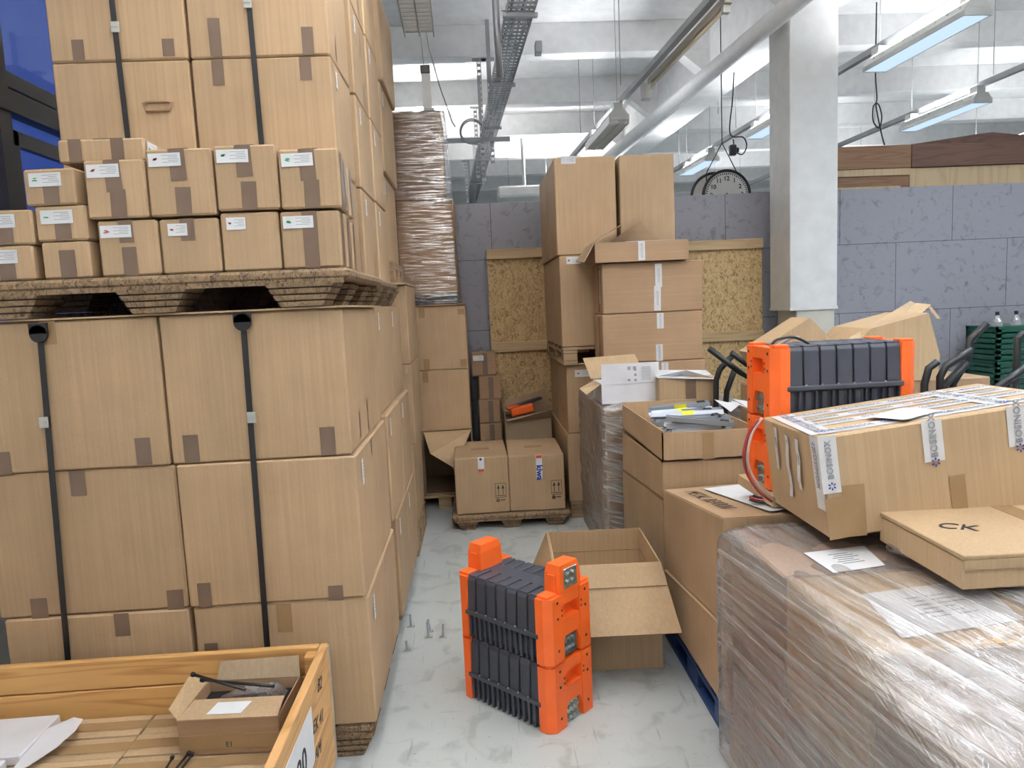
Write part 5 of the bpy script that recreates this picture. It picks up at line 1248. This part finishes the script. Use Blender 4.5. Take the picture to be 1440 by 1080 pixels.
# cartons filling the crate
for j in range(9):
    y1 = 2.215-.112*j; y0 = y1-.109
    for i, (a, b) in enumerate(((-1.79, -1.445), (-1.442, -1.093), (-1.09, -.605))):
        if i == 2 and j == 0: b = -.605
        r, dm = carton('slim tan carton packed in the pine crate', a, b-.0, y0, y1, .085, .300-.002*((i+j) % 3), KR3, 'slim cartons filling the crate', seam=False, bev=.002)
        tape(r, dm, 'T', 0, 0, .045, b-a-.004, TAPEC, PI/2)
nb = root('open_cardboard_box', (-.775, 2.062, .302), (0, 0, -.04), 'open carton with bagged black parts inside the pine crate', 'box')
def mknb(bm):
    x0, x1, y0, y1, h, t = -.135, .155, -.095, .13, .105, .004
    bm_box(bm, x0, x1, y0, y0+t, 0, h); bm_box(bm, x0, x1, y1-t, y1, 0, h); bm_box(bm, x0, x0+t, y0+t, y1-t, 0, h); bm_box(bm, x1-t, x1, y0+t, y1-t, 0, h); bm_box(bm, x0+t, x1-t, y0+t, y1-t, 0, t)
build('body', mknb, KR2, nb)
build('lid_flap', lambda bm: bm_hexa(bm, [(-.135, -.098, .106), (.155, -.098, .106), (.155, -.03, .128), (-.11, -.03, .128), (-.135, -.098, .110), (.155, -.098, .110), (.155, -.03, .132), (-.11, -.03, .132)]), KR, nb)
build('rear_flap', lambda bm: quad_flap(bm, [(-.11, .13, .105), (.155, .13, .105), (.15, .15, .165), (-.10, .15, .158)], .004), KRin, nb)
build('side_flap', lambda bm: quad_flap(bm, [(-.137, -.09, .105), (-.137, .13, .105), (-.185, .10, .135), (-.18, -.05, .115)], .004), KR3, nb)
build('tape_strip', lambda bm: bm_box(bm, -.134, .154, -.0975, -.0955, .015, .060), TAPEC, nb)
build('white_label', lambda bm: bm_hexa(bm, [(-.055, -.085, .1152), (.045, -.085, .1152), (.065, -.045, .128), (-.035, -.045, .128), (-.055, -.085, .1162), (.045, -.085, .1162), (.065, -.045, .129), (-.035, -.045, .129)]), PAPER, nb)
lettering('E1', .022, INK, nb, (.01, -.0985, .03))
tag(build('bagged_parts', lambda bm: (bm_hexa(bm, [(-.1, -.03, 0), (.12, -.03, 0), (.12, .08, 0), (-.1, .08, 0), (-.03, -.02, .045), (.08, -.02, .05), (.09, .06, .05), (-.02, .06, .04)], .01),), film_mat('bag_film', (20, 20, 20), (12, (30, 30, 10), 12), .4, (.3, .3, .32)), None, (-.76, 2.08, .375)), 'clear bag of dark parts in the open carton of the crate', 'bag')
tag(box('black_contents', -.90, -.63, 2.0, 2.19, .308, .372, BLACK), 'black parts filling the open carton in the crate', 'parts')
for k, (a, b) in enumerate((((270, 948), (345, 970)), ((283, 956), (385, 965)))):
    A = at(*a, y=2.10+.03*k); B = at(*b, y=2.02)
    tag(build('black_rod', lambda bm: (bm_tube(bm, [A, B], .0045, 8), bm_tube(bm, [A, A+(B-A)*.04], .0075, 8)), BLACK), ('long black rod sticking out of the open carton over its left flap', 'black rod lying along the top of the open carton')[k], 'rod')
for k, (a, b) in enumerate((((243, 1064), (222, 1100)), ((266, 1058), (238, 1092)), ((271, 1060), (246, 1094)))):
    A = at(*a, z=.315); B = at(*b, z=.31)
    tag(build('black_cable_tie', lambda bm: (bm_tube(bm, [A, B], .0035, 8), bm_tube(bm, [A, A+(B-A)*.08], .006, 8)), BLACK), ('leftmost', 'middle', 'rightmost')[k]+' short black rod lying on the crate contents at the bottom edge', 'rod')
wx = root('white_carton', (-1.49, 2.08, .302), (0, 0, .02), 'white carton with a rounded open flap inside the pine crate', 'box')
build('body', lambda bm: bm_box(bm, -.25, .12, -.10, .11, 0, .030, 0, .003), WBOARD, wx)
build('rounded_flap', lambda bm: quad_flap(bm, [Vector(p) for p in ((.122, -.09, .02), (.122, .03, .03), (.18, .075, .036), (.215, .06, .036), (.222, .0, .034), (.205, -.07, .028), (.165, -.135, .02), (.122, -.17, .012))], .002), WBOARD, wx)
w2 = tag(box('white_carton', -1.74, -1.40, 1.84, 1.975, .302, .328, WBOARD, None, .003), 'second white carton lying in front of the one with the rounded flap', 'box')

# ------------------------------------------------------------------ floor anchor bolts
for k, (px, py, h) in enumerate(((573, 914, .045), (578, 881, .06), (603, 896, .075), (605, 888, .06), (623, 896, .065))):
    p = at(px, py, z=0)
    r = root('anchor_bolt', (p.x, p.y, .0), (random.uniform(-.08, .08), random.uniform(-.15, .1), 0), ('short bent steel bolt in the floor nearest to the pallet foot', 'lone steel bolt in the floor nearest the left stack corner', 'front one of the close pair of floor bolts', 'rear one of the close pair of floor bolts', 'steel floor bolt nearest to the battery')[k], 'bolt', 'anchor bolts left in the floor')
    build('shank', lambda bm: bm_cyl(bm, (0, 0, .001), .0055, h, 'Z', 10), GREYM, r)
    build('plate', lambda bm: bm_box(bm, -.018, .018, -.014, .014, .0005, .003), ALU, r)
